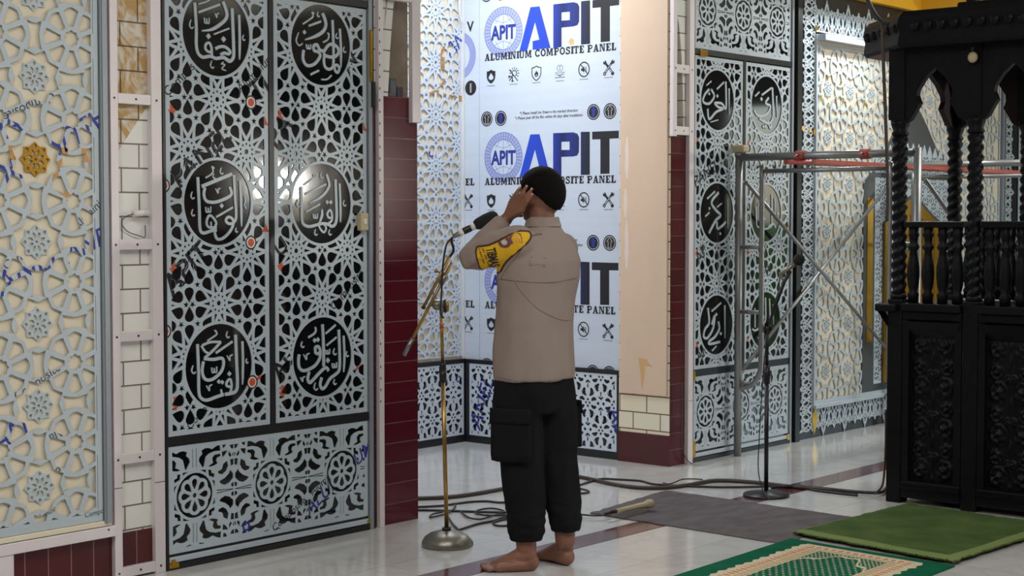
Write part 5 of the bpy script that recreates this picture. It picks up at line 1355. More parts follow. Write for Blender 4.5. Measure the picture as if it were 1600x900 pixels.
m = MB(); m.tube(cat([q0, q0 + W(-.03, -.005, -.04), q0 + W(-.045, -.01, -.14), q0 + W(-.05, -.01, -.25), q0 + W(-.055, -.02, -.33), q0 + W(-.04, -.02, -.36)]), .0042, 8); m.build('cable', M['rubber'], mic)

BB = on_floor(1197, 775)
g = thing('microphone_stand', 'black boom microphone stand with flat round base beyond the grey rug', 'microphone stand', (BB.x, BB.y, 0))
m = MB(); m.lathe([(.122, 0), (.124, .006), (.12, .014), (.03, .022), (.018, .03)], (0, 0, 0), 32); m.build('base', M['black'], g)
m = MB(); m.tube([W(0, 0, .02), W(-.001, 0, .62)], .0115, 12); m.build('lower_pole', M['black'], g)
m = MB(); m.tube([W(-.001, 0, .60), W(-.001, 0, .70)], .018, 12); m.build('pole_clutch', M['black'], g)
m = MB(); m.tube([W(-.001, 0, .69), W(-.001, 0, .90)], .0095, 12); m.build('upper_pole', M['black'], g)
m = MB(); m.tube([W(-.024, 0, .895), W(.02, 0, .895)], .021, 12); m.box(tuple(W(-.018, -.02, .865)), tuple(W(.02, .02, .925))); m.build('boom_clamp', M['black'], g)
m = MB(); m.tube([W(-.012, -.01, .87), W(.085, -.02, 1.14), W(.115, -.02, 1.20)], [.0085, .0085, .012], 10); m.build('boom', M['black'], g)
m = MB(); m.tube([W(.085, -.02, 1.14), W(.06, -.03, 1.18)], .006, 8); m.build('clip_arm', M['dull_metal'], g)
mc = thing('microphone', 'small black ball-headed microphone at the tip of the black boom stand', 'microphone', tuple(Vector((BB.x, BB.y, 0)) + W(.06, -.03, 1.18)))
m = MB(); m.tube([W(0, 0, 0), W(.075, 0, .06)], [.011, .016], 12); m.build('body', M['dull_metal'], mc)
m = MB(); m.ball(W(.10, 0, .08), .031, 16, 10); m.build('grille_ball', M['foam'], mc)
oo = W(.06, -.03, 1.18)
m = MB(); m.tube(cat([p - oo for p in (W(.06, -.03, 1.18), W(.05, -.05, 1.10), W(.02, -.05, 1.0), W(-.01, -.05, .85), W(-.03, -.04, .6), W(-.045, -.04, .3), W(-.05, -.05, .15), W(-.03, -.06, .05), W(-.005, -.14, .006))]), .0032, 6); m.build('cable', M['rubber'], mc)
# handheld microphone on the rug
a_, b_ = on_floor(962, 803, .03), on_floor(1016, 791, .03)
g = thing('handheld_microphone', 'beige handled wired microphone lying on the grey rug', 'microphone', (a_.x, a_.y, .043))
d = b_ - a_; d.z = 0
m = MB(); m.tube([d * .0, d * .2, d * .85, d * .9], [.0115, .0125, .0155, .019], 14); m.build('handle', M['ivory'], g)
m = MB(); m.tube([d * .88, d * .93, d * 1.03, d * 1.06], [.019, .023, .022, .012], 14); m.build('head', M['ivory'], g)
m = MB(); m.tube([d * -.30, d * -.12, d * .01], [.005, .009, .0115], 12); m.build('plug', M['black'], g)

# ------------------------------------------------------------------ rugs
def cloth(name, label, catg, corners, mats, thick, wob, nx=40, ny=40, fringe=None, layers=None, z0=.0):
    """a rug through four floor corners, with gentle waves; layers: list of ((u,v) region, material index)"""
    c = [Vector((p.x, p.y)) for p in corners]
    ctr = sum(c, Vector((0, 0))) / 4
    g = thing(name, label, catg, (ctr.x, ctr.y, z0))
    def P(u, v):
        q = (c[0] * (1 - u) + c[1] * u) * (1 - v) + (c[3] * (1 - u) + c[2] * u) * v - ctr
        e = min(u, v, 1 - u, 1 - v)
        h = thick + wob * (.5 + .5 * noise.noise(Vector((q.x * 4, q.y * 4, 1.3)))) * min(1, max(0, e) * 10 + .2)
        return Vector((q.x, q.y, h))
    return g, P
def grid_mesh(P, nx, ny, layers=None, wig=0.0):
    m = MB()
    top = {}
    v = []
    for j in range(ny + 1):
        for i in range(nx + 1):
            u, w = i / nx, j / ny
            if wig:
                du = noise.noise(Vector((w * 14, u * 3, 5))) * wig; dv = noise.noise(Vector((u * 14, w * 3, 9))) * wig
                p = P(u + (du if i in (0, nx) else 0), w + (dv if j in (0, ny) else 0))
            else: p = P(u, w)
            v.append(p)
    f, mi = [], []
    for j in range(ny):
        for i in range(nx):
            a = j * (nx + 1) + i; f.append((a, a + 1, a + nx + 2, a + nx + 1))
            mi.append(layers((i + .5) / nx, (j + .5) / ny) if layers else 0)
    m.v = v; m.f = f; m.m = mi; m.sm = [True] * len(f)
    # skirt
    n = len(v); ring = [i for i in range(nx + 1)] + [j * (nx + 1) + nx for j in range(1, ny + 1)] + [ny * (nx + 1) + i for i in range(nx - 1, -1, -1)] + [j * (nx + 1) for j in range(ny - 1, 0, -1)]
    k0 = len(m.v); m.v += [(v[i].x, v[i].y, .0005) for i in ring]
    for k in range(len(ring)):
        k2 = (k + 1) % len(ring); m.f.append((ring[k2], ring[k], k0 + k, k0 + k2)); m.m.append(0); m.sm.append(False)
    bm = bmesh.new(); mesh = bpy.data.meshes.new('tmp'); mesh.from_pydata(m.v, [], m.f); bm.from_mesh(mesh); bmesh.ops.recalc_face_normals(bm, faces=bm.faces[:])
    zs = sum(f_.normal.z for f_ in bm.faces)
    if zs < 0: bmesh.ops.reverse_faces(bm, faces=bm.faces[:])
    bm.verts.index_update(); m.f = [tuple(x.index for x in f_.verts) for f_ in bm.faces]; bm.free(); bpy.data.meshes.remove(mesh)
    return m
g, P = cloth('rug', 'plain grey felt rug lying crumpled on the white floor', 'rug', [on_floor(922, 803), on_floor(1040, 767), on_floor(1345, 811), on_floor(1222, 851)], None, .004, .008)
grid_mesh(P, 60, 60, wig=.012).build('cloth', M['rug_grey'], g)
g, P = cloth('grass_mat', 'green grass-like pile mat with pale frayed edge, in front of the pulpit', 'mat', [on_floor(1240, 838), on_floor(1418, 793), on_floor(1660, 828), on_floor(1488, 884)], None, .008, .008, z0=.0135)
grid_mesh(P, 90, 90, layers=lambda u, v: 1 if (u < .07 or v > .93) else 0, wig=.02).build('pile', [M['green_mat'], M['green_fringe']], g)
m = MB(); rr = random.Random(4)
for k in range(900):
    e = rr.random()
    side = rr.choice((0, 1, 2, 3))
    u, v = ((e, 0), (1, e), (e, 1), (0, e))[side]
    p = P(u, v); ctr = P(.5, .5); d = Vector((p.x - ctr.x, p.y - ctr.y, 0)).normalized() * rr.uniform(.006, .026)
    s = Vector((-d.y, d.x, 0)).normalized() * .003
    a = Vector((p.x, p.y, .010)); b2 = a + d + Vector((rr.uniform(-.006, .006), rr.uniform(-.006, .006), -.006 + rr.uniform(0, .006)))
    m.add([a - s - d * .5, a + s - d * .5, b2], [(0, 1, 2), (2, 1, 0)])
tag(m.build('fringe', M['green_fringe'], g), 'pale green frayed fringe')
g, P = cloth('prayer_rug', 'green and cream patterned prayer rug at the bottom edge, overlapped by the grass mat', 'rug', [on_floor(1040, 906), on_floor(1236, 843), on_floor(1492, 886), on_floor(1300, 960)], None, .006, .004)
def prayer(u, v):
    # u runs along the rug towards the arch end, v across
    e = min(v, 1 - v); end = 1 - u
    wav = .010 * sin(u * 95) + .006 * sin(u * 41 + 1)
    if e < .135 + wav * .8 or end < .05: return 0
    b = min((e - .135) / .155, (end - .05) / .10)
    if b < 1:
        run = u * 30 if (e - .135) / .155 < (end - .05) / .10 else v * 22
        t = run % 1; n = int(run)
        if b < .12: return 1
        if .26 < b < .60 and ((t - .5) / .30) ** 2 + ((b - .43) / .16) ** 2 < 1: return 3 if n % 2 else 2
        if .66 < b < .74 or .88 < b < .93: return 2 if (run * 3) % 1 < .7 else 1
        if .78 < b < .86 and (run * 4) % 1 < .4: return 0
        return 1
    h = end - .15; a = abs(v - .5) / .21
    edge = .015 + .20 * max(0, a) ** 1.3 + .022 * cos(a * 11)
    if abs(h - edge) < .011: return 1
    if h < edge:
        p, q = (u * 64) % 1, (v * 40 + int(u * 64) % 2 * .5) % 1
        return 1 if abs(p - .5) + abs(q - .5) < .36 else 0
    p, q = (u * 40) % 1, (v * 24 + (int(u * 40) % 2) * .5) % 1
    return 1 if (p - .5) ** 2 * 1.6 + (q - .5) ** 2 < .045 else 0
pr = grid_mesh(P, 520, 300, layers=prayer).build('prayer_rug', [M['prayer_green'], M['prayer_cream'], M['prayer_orange'], M['prayer_rose']], None, tuple(g.location))
tag(pr, g['label'], g['category']); bpy.data.objects.remove(g)
# ------------------------------------------------------------------ cables on the floor
def cable(label, px, r, mt, lift=0.0, name='floor_cable', n=8):
    pts = [on_floor(x, y) for x, y in px]
    o = pts[0].copy()
    q = [Vector((p.x - o.x, p.y - o.y, r + .0005 + lift)) for p in pts]
    m = MB(); m.tube(cat(q, n), r, 8)
    c = m.build(name, M[mt], None, (o.x, o.y, 0)); return tag(c, label, 'cable', 'cables on the floor')
cable('thick brown cable running along the niche opening, farthest of the floor cables', [(560, 783), (650, 782), (700, 780), (740, 775), (785, 767), (830, 757), (870, 748), (896, 747), (925, 752), (960, 760), (1000, 765), (1040, 765), (1080, 760), (1120, 754), (1180, 757), (1240, 764), (1290, 768), (1340, 773)], .011, 'brown_cable')
cable('black cable from the red pillar just in front of the thick brown cable', [(580, 795), (650, 794), (690, 792), (712, 789), (735, 786), (760, 785), (785, 787), (815, 782)], .006, 'rubber')
cable('straight black cable under the looped coil beside the brass stand', [(580, 801), (650, 799), (700, 800), (760, 802), (810, 803), (850, 805)], .006, 'rubber')
cable('loose black cable loop just behind the brass stand pole', [(712, 791), (708, 799), (695, 806), (675, 811), (672, 810), (677, 806), (692, 803)], .005, 'rubber', .004)
cable('black cable from the pole to the rim of the stand base', [(700, 810), (708, 822), (720, 834), (734, 845), (738, 851), (735, 853)], .005, 'rubber', .003)
cable('black coiled cable between the brass stand and the trouser cuff', [(720, 802), (732, 811), (750, 814), (768, 809), (788, 802), (770, 797), (750, 799), (743, 803), (752, 807), (780, 808), (830, 806)], .005, 'rubber', .003)
cable('black cable slanting from the domed stand base to the nearer trouser cuff', [(700, 835), (720, 829), (745, 821), (770, 816), (790, 810), (830, 804)], .006, 'rubber')
cable('cable loop tucked behind the nearer trouser cuff', [(800, 811), (780, 815), (770, 819), (778, 823), (800, 823), (830, 823)], .005, 'rubber')
cable('thin black cable waving from the trousers past the far corner of the grey rug', [(880, 764), (900, 761), (920, 755), (940, 750), (970, 751), (1000, 753), (1020, 758), (1050, 760), (1090, 762), (1140, 763), (1190, 762), (1230, 760), (1280, 769), (1340, 776)], .006, 'rubber')
cable('small black cable loop between the trousers and the grey rug', [(880, 766), (905, 765), (920, 769), (915, 772), (898, 772), (880, 771)], .005, 'rubber')
cable('black lead of the handheld microphone crossing the rug edge', [(885, 805), (905, 808), (930, 810), (945, 809), (956, 805), (961, 803.5)], .0045, 'rubber', .009)
cable('thin dark wire curving on the floor in front of the cream pillar', [(1036, 755), (1045, 757), (1055, 754), (1065, 750), (1080, 749), (1098, 750)], .003, 'rubber')
cable('black cable bundle from the black stand base to the pulpit corner', [(1205, 766), (1240, 764), (1290, 768), (1340, 773), (1375, 774), (1384, 768)], .009, 'rubber', .006)
def hang(label, pts, r, mt, name='hanging_cable'):
    o = Vector(pts[0]); m = MB(); m.tube(cat([Vector(p) - o for p in pts]), r, 8)
    return tag(m.build(name, M[mt], None, tuple(o)), label, 'cable')
hx = [hit(x, y, 0, PU - .13) for x, y in ((1352, -8), (1366, 20), (1378, 34), (1388, 38))]
hang('black cable slanting down to the corner of the pulpit cornice', hx, .012, 'rubber')
hang('brown cable hanging down beside the outer pulpit column', [hit(x, y, 0, PU - .13) for x, y in ((1378, 32), (1379, 70), (1382, 140), (1385, 220), (1387, 300), (1386, 345))], .009, 'brown_cable')
hang('thin cables at the floor corner of the pulpit', [hit(x, y, 0, PU + .02) for x, y in ((1384, 640), (1384, 690), (1382, 735), (1378, 760), (1366, 772))], .006, 'brown_cable')
hang('thin grey wire loop beside the white batten near the floor', [hit(x, y, 1, WV - .05) for x, y in ((1066, 600), (1066, 650), (1066, 690), (1070, 712), (1080, 724), (1098, 727))], .003, 'ink_soft')
hang('short white cable hanging at the top of the niche lattice', [hit(x, y, 1, NB - .06) for x, y in ((720, -8), (718, 10), (719, 25), (722, 36))], .006, 'white')

# ------------------------------------------------------------------ the man giving the call
MO = on_floor(845, 885)
man = thing('person', 'barefoot person in khaki shirt and black cargo trousers, hands raised to the ears', 'person', (MO.x, MO.y, 0), (0, 0, YAW - pi / 2))
LF = Vector((-.649, -.761, 0)); FW = Vector((-.761, .649, 0)); UPV = Vector((0, 0, 1))      # his left, his front
AX = Matrix((LF, FW, UPV)).transposed()
V3 = Vector

def limb(m, chain, seg=18):
    for (p, r) in chain: m.ball(p, r, seg, 10)
    for (p, r), (q, s) in zip(chain, chain[1:]):
        m.tube([p, V3(p).lerp(V3(q), .5), q], [r, (r + s) / 2, s], seg)
def loft(m, rings, seg=40, pw=2.3):
    v, f = [], []
    for c, z, a, b in rings:
        for k in range(seg):
            t = 2 * pi * k / seg; ct, st = cos(t), sin(t)
            x = a * math.copysign(abs(ct) ** (2 / pw), ct); y = b * math.copysign(abs(st) ** (2 / pw), st)
            p = LF * x + FW * y; v.append((c[0] + p.x, c[1] + p.y, z))
    n = len(rings)
    for i in range(n - 1):
        for k in range(seg): f.append((i * seg + k, i * seg + (k + 1) % seg, (i + 1) * seg + (k + 1) % seg, (i + 1) * seg + k))
    f.append(tuple(range(seg))[::-1]); f.append(tuple((n - 1) * seg + k for k in range(seg)))
    m.add(v, f, 0, True)
def bake(m, name, material, parent, voxel, smooth=6, disp=None, factor=.5):
    """weld the overlapping shapes into one continuous skin"""
    o = m.build(name + '_raw', material)
    # outward normals for closed pieces
    bm = bmesh.new(); bm.from_mesh(o.data); bmesh.ops.recalc_face_normals(bm, faces=bm.faces[:]); bm.to_mesh(o.data); bm.free()
    r = o.modifiers.new('weld', 'REMESH'); r.mode = 'VOXEL'; r.voxel_size = voxel; r.use_smooth_shade = True
    s = o.modifiers.new('soft', 'SMOOTH'); s.iterations = smooth; s.factor = factor
    dg = bpy.context.evaluated_depsgraph_get()
    me = bpy.data.meshes.new_from_object(o.evaluated_get(dg))
    old = o.data; bpy.data.objects.remove(o); bpy.data.meshes.remove(old)
    if disp:
        nr = [v.normal.copy() for v in me.vertices]
        for v, n_ in zip(me.vertices, nr):
            d = disp(v.co, n_)
            v.co = v.co + n_ * d
    me.name = name
    for p in me.polygons: p.use_smooth = True
    me.update()
    ob = bpy.data.objects.new(name, me); col.objects.link(ob); ob.parent = parent
    return ob

HC = V3((.0, .015, 1.583))
def hd(l, f, z): return HC + LF * l + FW * f + UPV * z
def mirror(p):
    p = V3(p); d = (p - HC).dot(LF); return p - LF * (2 * d)

LS, LE, LW = V3((-.10, -.125, 1.375)), V3((-.298, -.045, 1.315)), V3((-.146, .006, 1.475))
RS, RE, RW = V3((.090, .125, 1.345)), mirror((-.298, -.045, 1.315)), mirror((-.146, .006, 1.475))
def hand_pts(side):
    pl = lambda x, off=0: -(.091 + off + .649 * x) / .761
    K = [(-.124, 1.549), (-.108, 1.540), (-.092, 1.528), (-.079, 1.513)]
    Mid = [(-.106, 1.580), (-.083, 1.579), (-.064, 1.569), (-.058, 1.549)]
    T = [(-.089, 1.606), (-.060, 1.611), (-.039, 1.600), (-.036, 1.577)]
    out = []
    for k, mm, t in zip(K, Mid, T):
        out.append([V3((k[0], pl(k[0], .002), k[1])), V3((mm[0], pl(mm[0], .006), mm[1])), V3((t[0], pl(t[0], -.004), t[1]))])
    th = [V3((-.138, pl(-.138, -.006), 1.502)), V3((-.112, pl(-.112, -.012), 1.494)), V3((-.083, pl(-.083, -.014), 1.489))]
    if side: out = [[mirror(p) for p in c] for c in out]; th = [mirror(p) for p in th]
    return out, th

m = MB()
# torso, hips
loft(m, [((-.03, 0), .80, .155, .105), ((-.03, 0), .90, .160, .110), ((-.025, 0), 1.0, .145, .10), ((-.02, 0), 1.12, .145, .10), ((-.008, 0), 1.25, .170, .108), ((0, 0), 1.34, .165, .095), ((0, 0), 1.40, .10, .07)], 32)
limb(m, [((.006, -.004, 1.38), .062), ((.004, -.002, 1.47), .054), ((.002, .006, 1.54), .054)])
# head: skull, jaw, nose, ears, brow
m.ball(hd(0, -.004, .0), (.074, .097, .100), 28, 18, 0, AX)
m.ball(hd(0, .030, -.055), (.058, .066, .070), 24, 14, 0, AX)
m.ball(hd(0, .062, -.098), (.030, .028, .022), 16, 10, 0, AX)
limb(m, [(hd(0, .092, .004), .010), (hd(0, .108, -.030), .013)], 12)
for s in (-1, 1):
    m.ball(hd(s * .012, .102, -.034), (.010, .010, .009), 10, 8, 0, AX)
    m.ball(hd(s * .034, .080, .016), (.022, .014, .008), 12, 8, 0, AX)
    m.ball(hd(s * .040, .066, -.040), (.022, .020, .020), 12, 8, 0, AX)
    e_ = MB(); e_.ball(V3(), (.010, .020, .031), 16, 10)
    R2 = AX @ Matrix.Rotation(s * -.35, 3, 'Z')
    m.ball(hd(s * .078, -.004, -.018), (.008, .019, .031), 16, 10, 0, R2)
m.ball(hd(0, .092, -.062), (.022, .010, .006), 12, 8, 0, AX); m.ball(hd(0, .090, -.072), (.020, .010, .007), 12, 8, 0, AX)
# arms, hands
for side, (s_, e_, w_) in enumerate(((LS, LE, LW), (RS, RE, RW))):
    limb(m, [(s_, .050), (e_, .036)]); limb(m, [(e_, .036), (e_.lerp(w_, .35), .038), (w_, .027)])
    fg, th = hand_pts(side)
    for i, c in enumerate(fg):
        limb(m, [(w_.lerp(c[0], .15), .019), (w_.lerp(c[0], .55), .0155), (c[0], .0128)], 12)
        k = .97 if i < 3 else .86
        limb(m, [(c[0], .0112 * k), (c[1], .0098 * k), (c[1].lerp(c[2], .55), .0088 * k), (c[2], .0074 * k)], 12)
    limb(m, [(w_.lerp(th[0], .5), .017), (th[0], .0135), (th[1], .0108), (th[2], .0085)], 12)
# legs
LH, LK, LA = V3((-.090, -.045, .84)), V3((-.085, -.055, .48)), V3((-.062, -.078, .10))
RH, RK, RA = V3((.030, .045, .84)), V3((.078, .040, .48)), V3((.104, .010, .11))
for h, k, a in ((LH, LK, LA), (RH, RK, RA)):
    limb(m, [(h, .078), (k, .054)]); limb(m, [(k, .056), (k.lerp(a, .35), .058), (k.lerp(a, .8), .046), (a, .043)])
def foot(m, heel, d, inner, ln=.245):
    d = V3(d).normalized(); s = V3(inner).normalized(); P = lambda a, b, z: V3(heel) + d * (a * ln) + s * b + V3((0, 0, z))
    m.ball(P(.11, 0, .036), (.034, .034, .036), 18, 12)
    limb(m, [(P(.16, 0, .07), .036), (P(.34, .004, .058), .034), (P(.55, .010, .036), .028), (P(.72, .014, .022), .022)])
    limb(m, [(P(.12, -.004, .028), .027), (P(.42, -.020, .024), .023), (P(.68, -.028, .018), .018)])
    limb(m, [(P(.12, .004, .028), .027), (P(.45, .012, .030), .024), (P(.72, .026, .021), .0205)])
    for i, (b, r, l) in enumerate(((.030, .0135, 1.0), (.010, .0095, .985), (-.006, .009, .955), (-.020, .0088, .92), (-.033, .0085, .875))):
        limb(m, [(P(.70, b * .85, .018), r * 1.15), (P(l - .12, b, r + .006), r), (P(l - r / ln, b * 1.04, r + .0015), r)], 12)
foot(m, (-.014, -.082, 0), (-1, -.02, 0), (.0, 1, 0))
foot(m, (.128, .0, 0), (-.60, .80, 0), (-.8, -.6, 0))
body = bake(m, 'body', M['skin'], man, .0042, 5)

# nails
mb = MB()
for side in (0, 1):
    fg, th = hand_pts(side)
    for c in fg:
        d = (c[2] - c[1]).normalized(); n_ = (LF if side == 0 else -LF)
        p = c[2] + n_ * .0058 + d * .001
        Rm = Matrix((d, n_, d.cross(n_))).transposed()
        mb.ball(p, (.0058, .0022, .0048), 10, 6, 0, Rm)
mb.build('fingernails', M['nail'], man)
# eyes, brows
for s in (-1, 1):
    q = MB(); q.ball(hd(s * .032, .0835, .002), (.0120, .0085, .0060), 14, 10, 0, AX); e1 = q.build('eye', M['eye'], man)
    q = MB(); q.ball(hd(s * .032, .0902, .002), (.0050, .0028, .0050), 12, 8, 0, AX); q.build('iris', M['hair'], e1)
    q = MB(); q.tube(cat([hd(s * .014, .0945, .017), hd(s * .032, .0945, .022), hd(s * .052, .080, .016)]), [.0022] * 13, 8); q.build('eyebrow', M['hair'], man)
q = MB(); q.ball(hd(0, .1025, -.063), (.021, .004, .004), 14, 8, 0, AX); q.ball(hd(0, .1005, -.072), (.019, .005, .005), 14, 8, 0, AX); q.build('lips', M['lip'], man)

# hair: a short cap that ends at the hairline
q = MB(); v, f = [], []; NA, NR = 72, 26
for j in range(NR + 1):
    for k in range(NA):
        a = 2 * pi * k / NA                       # 0 = his left, pi/2 = front
        fx = sin(a)
        front = max(0, fx)
        ang = atan2(fx, abs(cos(a)))              # -pi/2 back .. 0 side .. pi/2 front
        tab = ((-1.5708, 2.28), (-1.15, 2.22), (-.80, 2.02), (-.50, 1.78), (-.28, 1.58), (-.05, 1.46), (.10, 1.72), (.28, 1.70), (.42, 1.42), (.8, 1.12), (1.5708, 1.0))
        for (p0, l0), (p1, l1) in zip(tab, tab[1:]):
            if p0 - 1e-4 <= ang <= p1 + 1e-4:
                lim = l0 + (l1 - l0) * (ang - p0) / (p1 - p0); break
        lim += .02 * sin(k * 2.7) + .015 * sin(k * 5.3)
        t = lim * j / NR
        thick = 1.065 + (.02 * (1 - j / NR))
        if j > NR - 4: thick = 1.065 - .03 * (j - (NR - 4)) / 4
        rr_ = V3((.076 * sin(t) * cos(a), .099 * sin(t) * sin(a), .101 * cos(t))) * thick
        rr_ = rr_ * (1 + .012 * noise.noise(V3((a * 3, t * 8, 2))))
        v.append(hd(rr_.x, rr_.y - .004, rr_.z))
for j in range(NR):
    for k in range(NA): f.append((j * NA + k, (j + 1) * NA + k, (j + 1) * NA + (k + 1) % NA, j * NA + (k + 1) % NA))
q.add(v, f, 0, True)
hair = q.build('hair', M['hair'], man)
s_ = hair.modifiers.new('thick', 'SOLIDIFY'); s_.thickness = .006; s_.offset = -1

# shirt -----------------------------------------------------------------
def folds(co, n):
    d = .0045 * noise.noise(V3((co.x * 9 + 3 * co.z, co.y * 9, co.z * 5)))
    w = max(0, min(1, (1.30 - co.z) / .2)) if co.z > .80 else 0
    d += .0055 * w * noise.noise(V3((co.x * 16, co.y * 16, co.z * 3.2 + co.x * 3)))
    if co.x < -.14 and co.z > 1.2:            # crumpled sleeve
        d += .006 * sin((co.x * .62 - co.z * .78) * 120 + 3 * noise.noise(co * 9)) * .6 * max(0, 1 - abs(co.x + .27) / .12)
        d += .004 * noise.noise(V3((co.x * 26, co.y * 20, co.z * 26)))
    d += .004 * max(0, 1 - abs(co.z - 1.06 - .35 * (co.x + .02)) / .03) * noise.noise(V3((co.x * 6, 2, co.z * 20)))
    return d
m = MB()
loft(m, [((-.030, .0), .800, .190, .146), ((-.030, .0), .83, .193, .148), ((-.031, .0), .93, .190, .143), ((-.029, .0), 1.03, .183, .137), ((-.022, .0), 1.13, .184, .136), ((-.010, .0), 1.23, .200, .142), ((-.004, .0), 1.30, .203, .138), ((0, 0), 1.35, .182, .116), ((.003, 0), 1.395, .138, .092), ((.006, -.003), 1.44, .082, .072), ((.006, -.003), 1.455, .070, .068)], 48)
limb(m, [(LS, .080), (LS.lerp(LE, .5), .074), (LE + V3((.012, 0, .004)), .060)], 22)
limb(m, [(LE + V3((.012, 0, .004)), .058), (LE.lerp(LW, .45), .053), (LE.lerp(LW, .82), .043)], 22)
limb(m, [(RS, .072), (RS.lerp(RE, .5), .070), (RE, .056)], 22); limb(m, [(RE, .056), (RE.lerp(RW, .45), .050), (RE.lerp(RW, .82), .043)], 22)
shirt = bake(m, 'shirt', M['shirt'], man, .007, 7, folds)
# collar
q = MB(); ring = []
for j, (z, r0, r1) in enumerate(((1.436, .072, .070), (1.462, .068, .067), (1.482, .066, .065), (1.484, .070, .069), (1.466, .076, .074), (1.444, .084, .081))):
    ring.append([(V3((.005, .0, z)) + LF * (r0 * cos(2 * pi * k / 40)) + FW * (r1 * sin(2 * pi * k / 40)) + UPV * (-.022 * max(0, sin(2 * pi * k / 40)))) for k in range(40)])
v = [p for r in ring for p in r]; f = []
for i in range(len(ring) - 1):
    for k in range(40): f.append((i * 40 + k, i * 40 + (k + 1) % 40, (i + 1) * 40 + (k + 1) % 40, (i + 1) * 40 + k))
q.add(v, f, 0, True); q.build('collar', M['shirt'], man)

bvh = BVHTree.FromPolygons([v.co for v in shirt.data.vertices], [p.vertices[:] for p in shirt.data.polygons])
def on_shirt(reg, lift, direction=V3((0, 1, 0)), maxjump=.03):
    """lay a flat cut shape (x, height) onto the cloth as a thin patch"""
    vs, ts = reg; out = []; ok = []
    for x, z in vs:
        h = bvh.ray_cast(V3((x, -1.2, z)), direction)
        if h[0] is None: out.append((x, 0, z)); ok.append(False)
        else:
            p = h[0] + h[1] * lift; out.append(tuple(p)); ok.append(True)
    tr = []
    for t in ts:
        if all(ok[i] for i in t):
            ys = [out[i][1] for i in t]
            if max(ys) - min(ys) < maxjump: tr.append((t[0], t[1], t[2]))
    q = MB(); q.add(out, tr, 0, True); return q
SC = 376.0
def PX(x, y): return ((x - 845) / SC, (885 - y) / SC)
def dense(poly, step=.006):
    xs = [p[0] for p in poly]; ys = [p[1] for p in poly]; e = []
    y = min(ys)
    while y < max(ys):
        x = min(xs)
        while x < max(xs):
            if inside_poly((x, y), poly): e.append((x, y))
            x += step
        y += step
    return e
C10 = lambda L: [PX(740 + x / 10, 340 + y / 10) for x, y in L]
patch = C10([(45, 335), (32, 400), (50, 530), (80, 650), (130, 705), (200, 748), (280, 762), (370, 748), (420, 715), (452, 640), (500, 560), (580, 480), (700, 380), (820, 270), (868, 210), (882, 150), (850, 100), (720, 90), (560, 150), (400, 235), (230, 310)])
edge = [p for p in stroke([V3(p) for p in patch + [patch[0]]], .0075, smooth=False)]
ab = on_shirt(region([patch], extra=dense(patch)), .0016).build('armband', M['yellow_patch'], man)
tag(ab, 'yellow armband with dark lettering and badge')
on_shirt(region(edge), .0028).build('edging', M['brown_edge'], ab)
P, w = text_polys('TIBMAS', 1.0, .03)
o_ = PX(740 + 19, 340 + 36.5); hgt = .0235 * 2.0; adv = .078
L_ = []
for p in P:
    L_.append([(o_[0] + (x / w) * adv * .24 + y * .055, o_[1] - (x / w) * adv * .97 + y * .008) for x, y in p])
on_shirt(region(L_), .0030).build('lettering', M['ink'], ab)
L_ = []
for c0, n_ in ((13.5, 13), (7.5, 12)):
    for k in range(n_):
        if (k * 7 + int(c0)) % 5 == 4: continue
        bx, by = PX(740 + c0 + k * .75, 340 + 37 + k * 2.15)
        L_ += stroke([(bx, by), (bx + .0055, by + .0012)], .0022, smooth=False) + stroke([(bx + .0005, by - .003), (bx + .0055, by + .0005)], .0014, smooth=False)
on_shirt(region(L_), .0030).build('small_lettering', M['brown_edge'], ab)
bc = C10([(480, 265)])[0]
fan = C10([(600, 285), (748, 275), (742, 200), (722, 135), (690, 120), (600, 150), (520, 200), (505, 240), (540, 300)])
on_shirt(region([circ(bc[0], bc[1], .027, 24, .022)] + [fan]), .0026).build('badge', M['maroon_badge'], ab)
arcs = []
for r0 in (.30, .42, .52): arcs += stroke([tuple(C10([(480 + r0 * 440 * cos(a), 265 - r0 * 440 * sin(a) * .9)])[0]) for a in (-.02, .25, .5)], .0045)
on_shirt(region(arcs), .0036).build('badge_stripe', M['gold_dull'], ab)
on_shirt(region([circ(bc[0], bc[1], .0125, 18, .010)]), .0036).build('badge_disc', M['badge_grey'], ab)
seam = stroke([PX(780, 424), PX(815, 427), PX(860, 429), PX(900, 424)], .0022)
seam += stroke([PX(828, 358), PX(836, 355), PX(846, 354)], .004) + stroke([PX(803, 428), PX(815, 445), PX(840, 470), PX(875, 488), PX(893, 490)], .0014)
seam += stroke([PX(828, 389), PX(851, 391)], .0026, smooth=False) + stroke([PX(826, 402), PX(850, 404)], .0026, smooth=False) + stroke([PX(828, 356), PX(806, 388), PX(789, 410), PX(782, 424)], .0016)
seam += stroke([PX(777, 577), PX(830, 583), PX(892, 581)], .0016)
on_shirt(region(seam), .0012).build('seam_lines', M['shirt_seam'], shirt)
loop = [PX(827, 391), PX(851, 393), PX(850, 402), PX(827, 401)]
on_shirt(region([loop], extra=dense(loop, .004)), .003).build('shoulder_loop', M['shirt'], shirt)

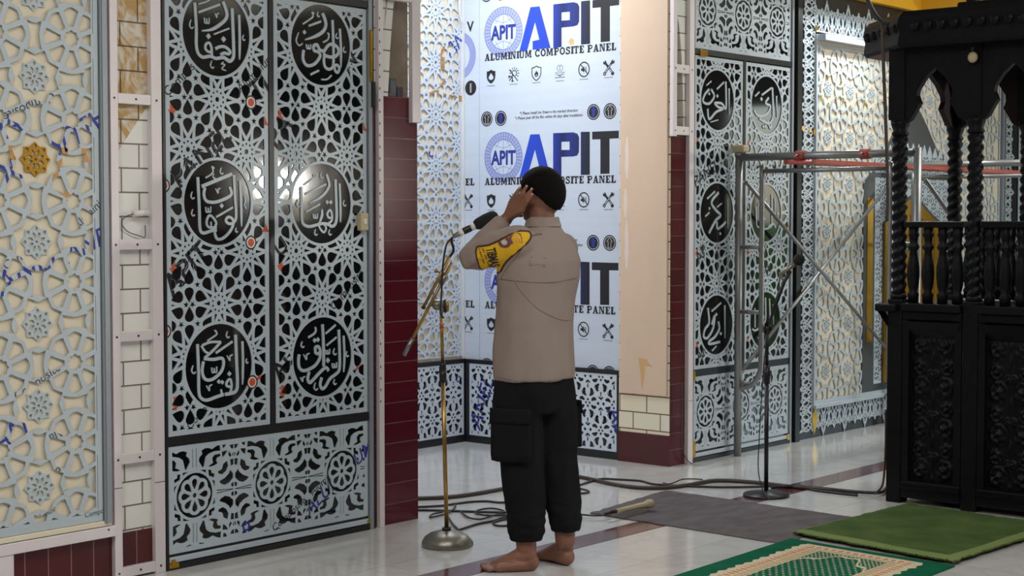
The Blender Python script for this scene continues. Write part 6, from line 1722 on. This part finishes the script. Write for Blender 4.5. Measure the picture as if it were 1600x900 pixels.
# trousers ---------------------------------------------------------------
def pfolds(co, n):
    d = .006 * noise.noise(V3((co.x * 10, co.y * 10, co.z * 7)))
    d += .005 * noise.noise(V3((co.x * 22, co.y * 22, co.z * 10)))
    k = max(0, 1 - abs(co.z - .21) / .12)
    d += .008 * k * noise.noise(V3((co.x * 14, co.y * 14, co.z * 40)))
    kk = max(0, 1 - abs(co.z - .50) / .12)
    d += .006 * kk * noise.noise(V3((co.x * 8, co.y * 8, co.z * 30)))
    return d
m = MB()
loft(m, [((-.028, 0), .66, .150, .110), ((-.030, 0), .76, .172, .130), ((-.030, 0), .82, .176, .136), ((-.030, 0), .92, .172, .130), ((-.030, 0), 1.0, .165, .124)], 40)
limb(m, [(V3((-.098, -.045, .82)), .102), (V3((-.100, -.055, .66)), .106), (V3((-.082, -.058, .48)), .095), (V3((-.070, -.070, .30)), .088), (V3((-.064, -.076, .20)), .080)], 26)
m.tube([V3((-.064, -.076, .205)), V3((-.062, -.077, .165)), V3((-.062, -.078, .150)), V3((-.062, -.078, .128))], [.080, .078, .070, .067], 26)
limb(m, [(V3((.040, .045, .82)), .100), (V3((.056, .048, .66)), .102), (V3((.066, .042, .48)), .090), (V3((.088, .022, .30)), .082), (V3((.101, .012, .225)), .075)], 26)
m.tube([V3((.103, .012, .23)), V3((.104, .010, .19)), V3((.104, .009, .172)), V3((.104, .009, .152))], [.074, .072, .064, .061], 26)
tr = bake(m, 'trousers', M['pants'], man, .007, 6, pfolds)
def pocket(c, out, up_z, w, h, t, name):
    out = V3(out).normalized(); s = V3((-out.y, out.x, 0)); c = V3(c)
    q = MB(); bm = bmesh.new(); bmesh.ops.create_cube(bm, size=1); bmesh.ops.subdivide_edges(bm, edges=bm.edges[:], cuts=5, use_grid_fill=True)
    for v_ in bm.verts:
        x, y, z = v_.co
        r = 1 - .10 * (abs(2 * x) ** 4 + abs(2 * z) ** 4) / 2
        puff = 1 - .35 * (abs(2 * x) ** 3) - .2 * max(0, 2 * z) ** 2
        wob = .004 * noise.noise(V3((x * 3, z * 4, c.z * 9)))
        p = c + s * (x * w * r) + UPV * (z * h * r) + out * (y * t * puff + wob)
        v_.co = p
    q.bm(bm, 0, True); o1 = q.build(name, M['pants'], man)
    q = MB(); bm = bmesh.new(); bmesh.ops.create_cube(bm, size=1); bmesh.ops.subdivide_edges(bm, edges=bm.edges[:], cuts=3, use_grid_fill=True)
    for v_ in bm.verts:
        x, y, z = v_.co
        v_.co = c + UPV * (h * .46) + s * (x * w * 1.0) + UPV * (z * h * .30) + out * (t * .36 * (1 - .45 * abs(2 * x) ** 3) + y * .008 - .010 * z)
    q.bm(bm, 0, True); q.build('pocket_flap', M['pants'], o1)
pocket((-.128, -.150, .567), (-.34, -.94, 0), 0, .178, .205, .036, 'cargo_pocket')
pocket((.118, .118, .585), (.66, .75, 0), 0, .14, .19, .044, 'cargo_pocket')
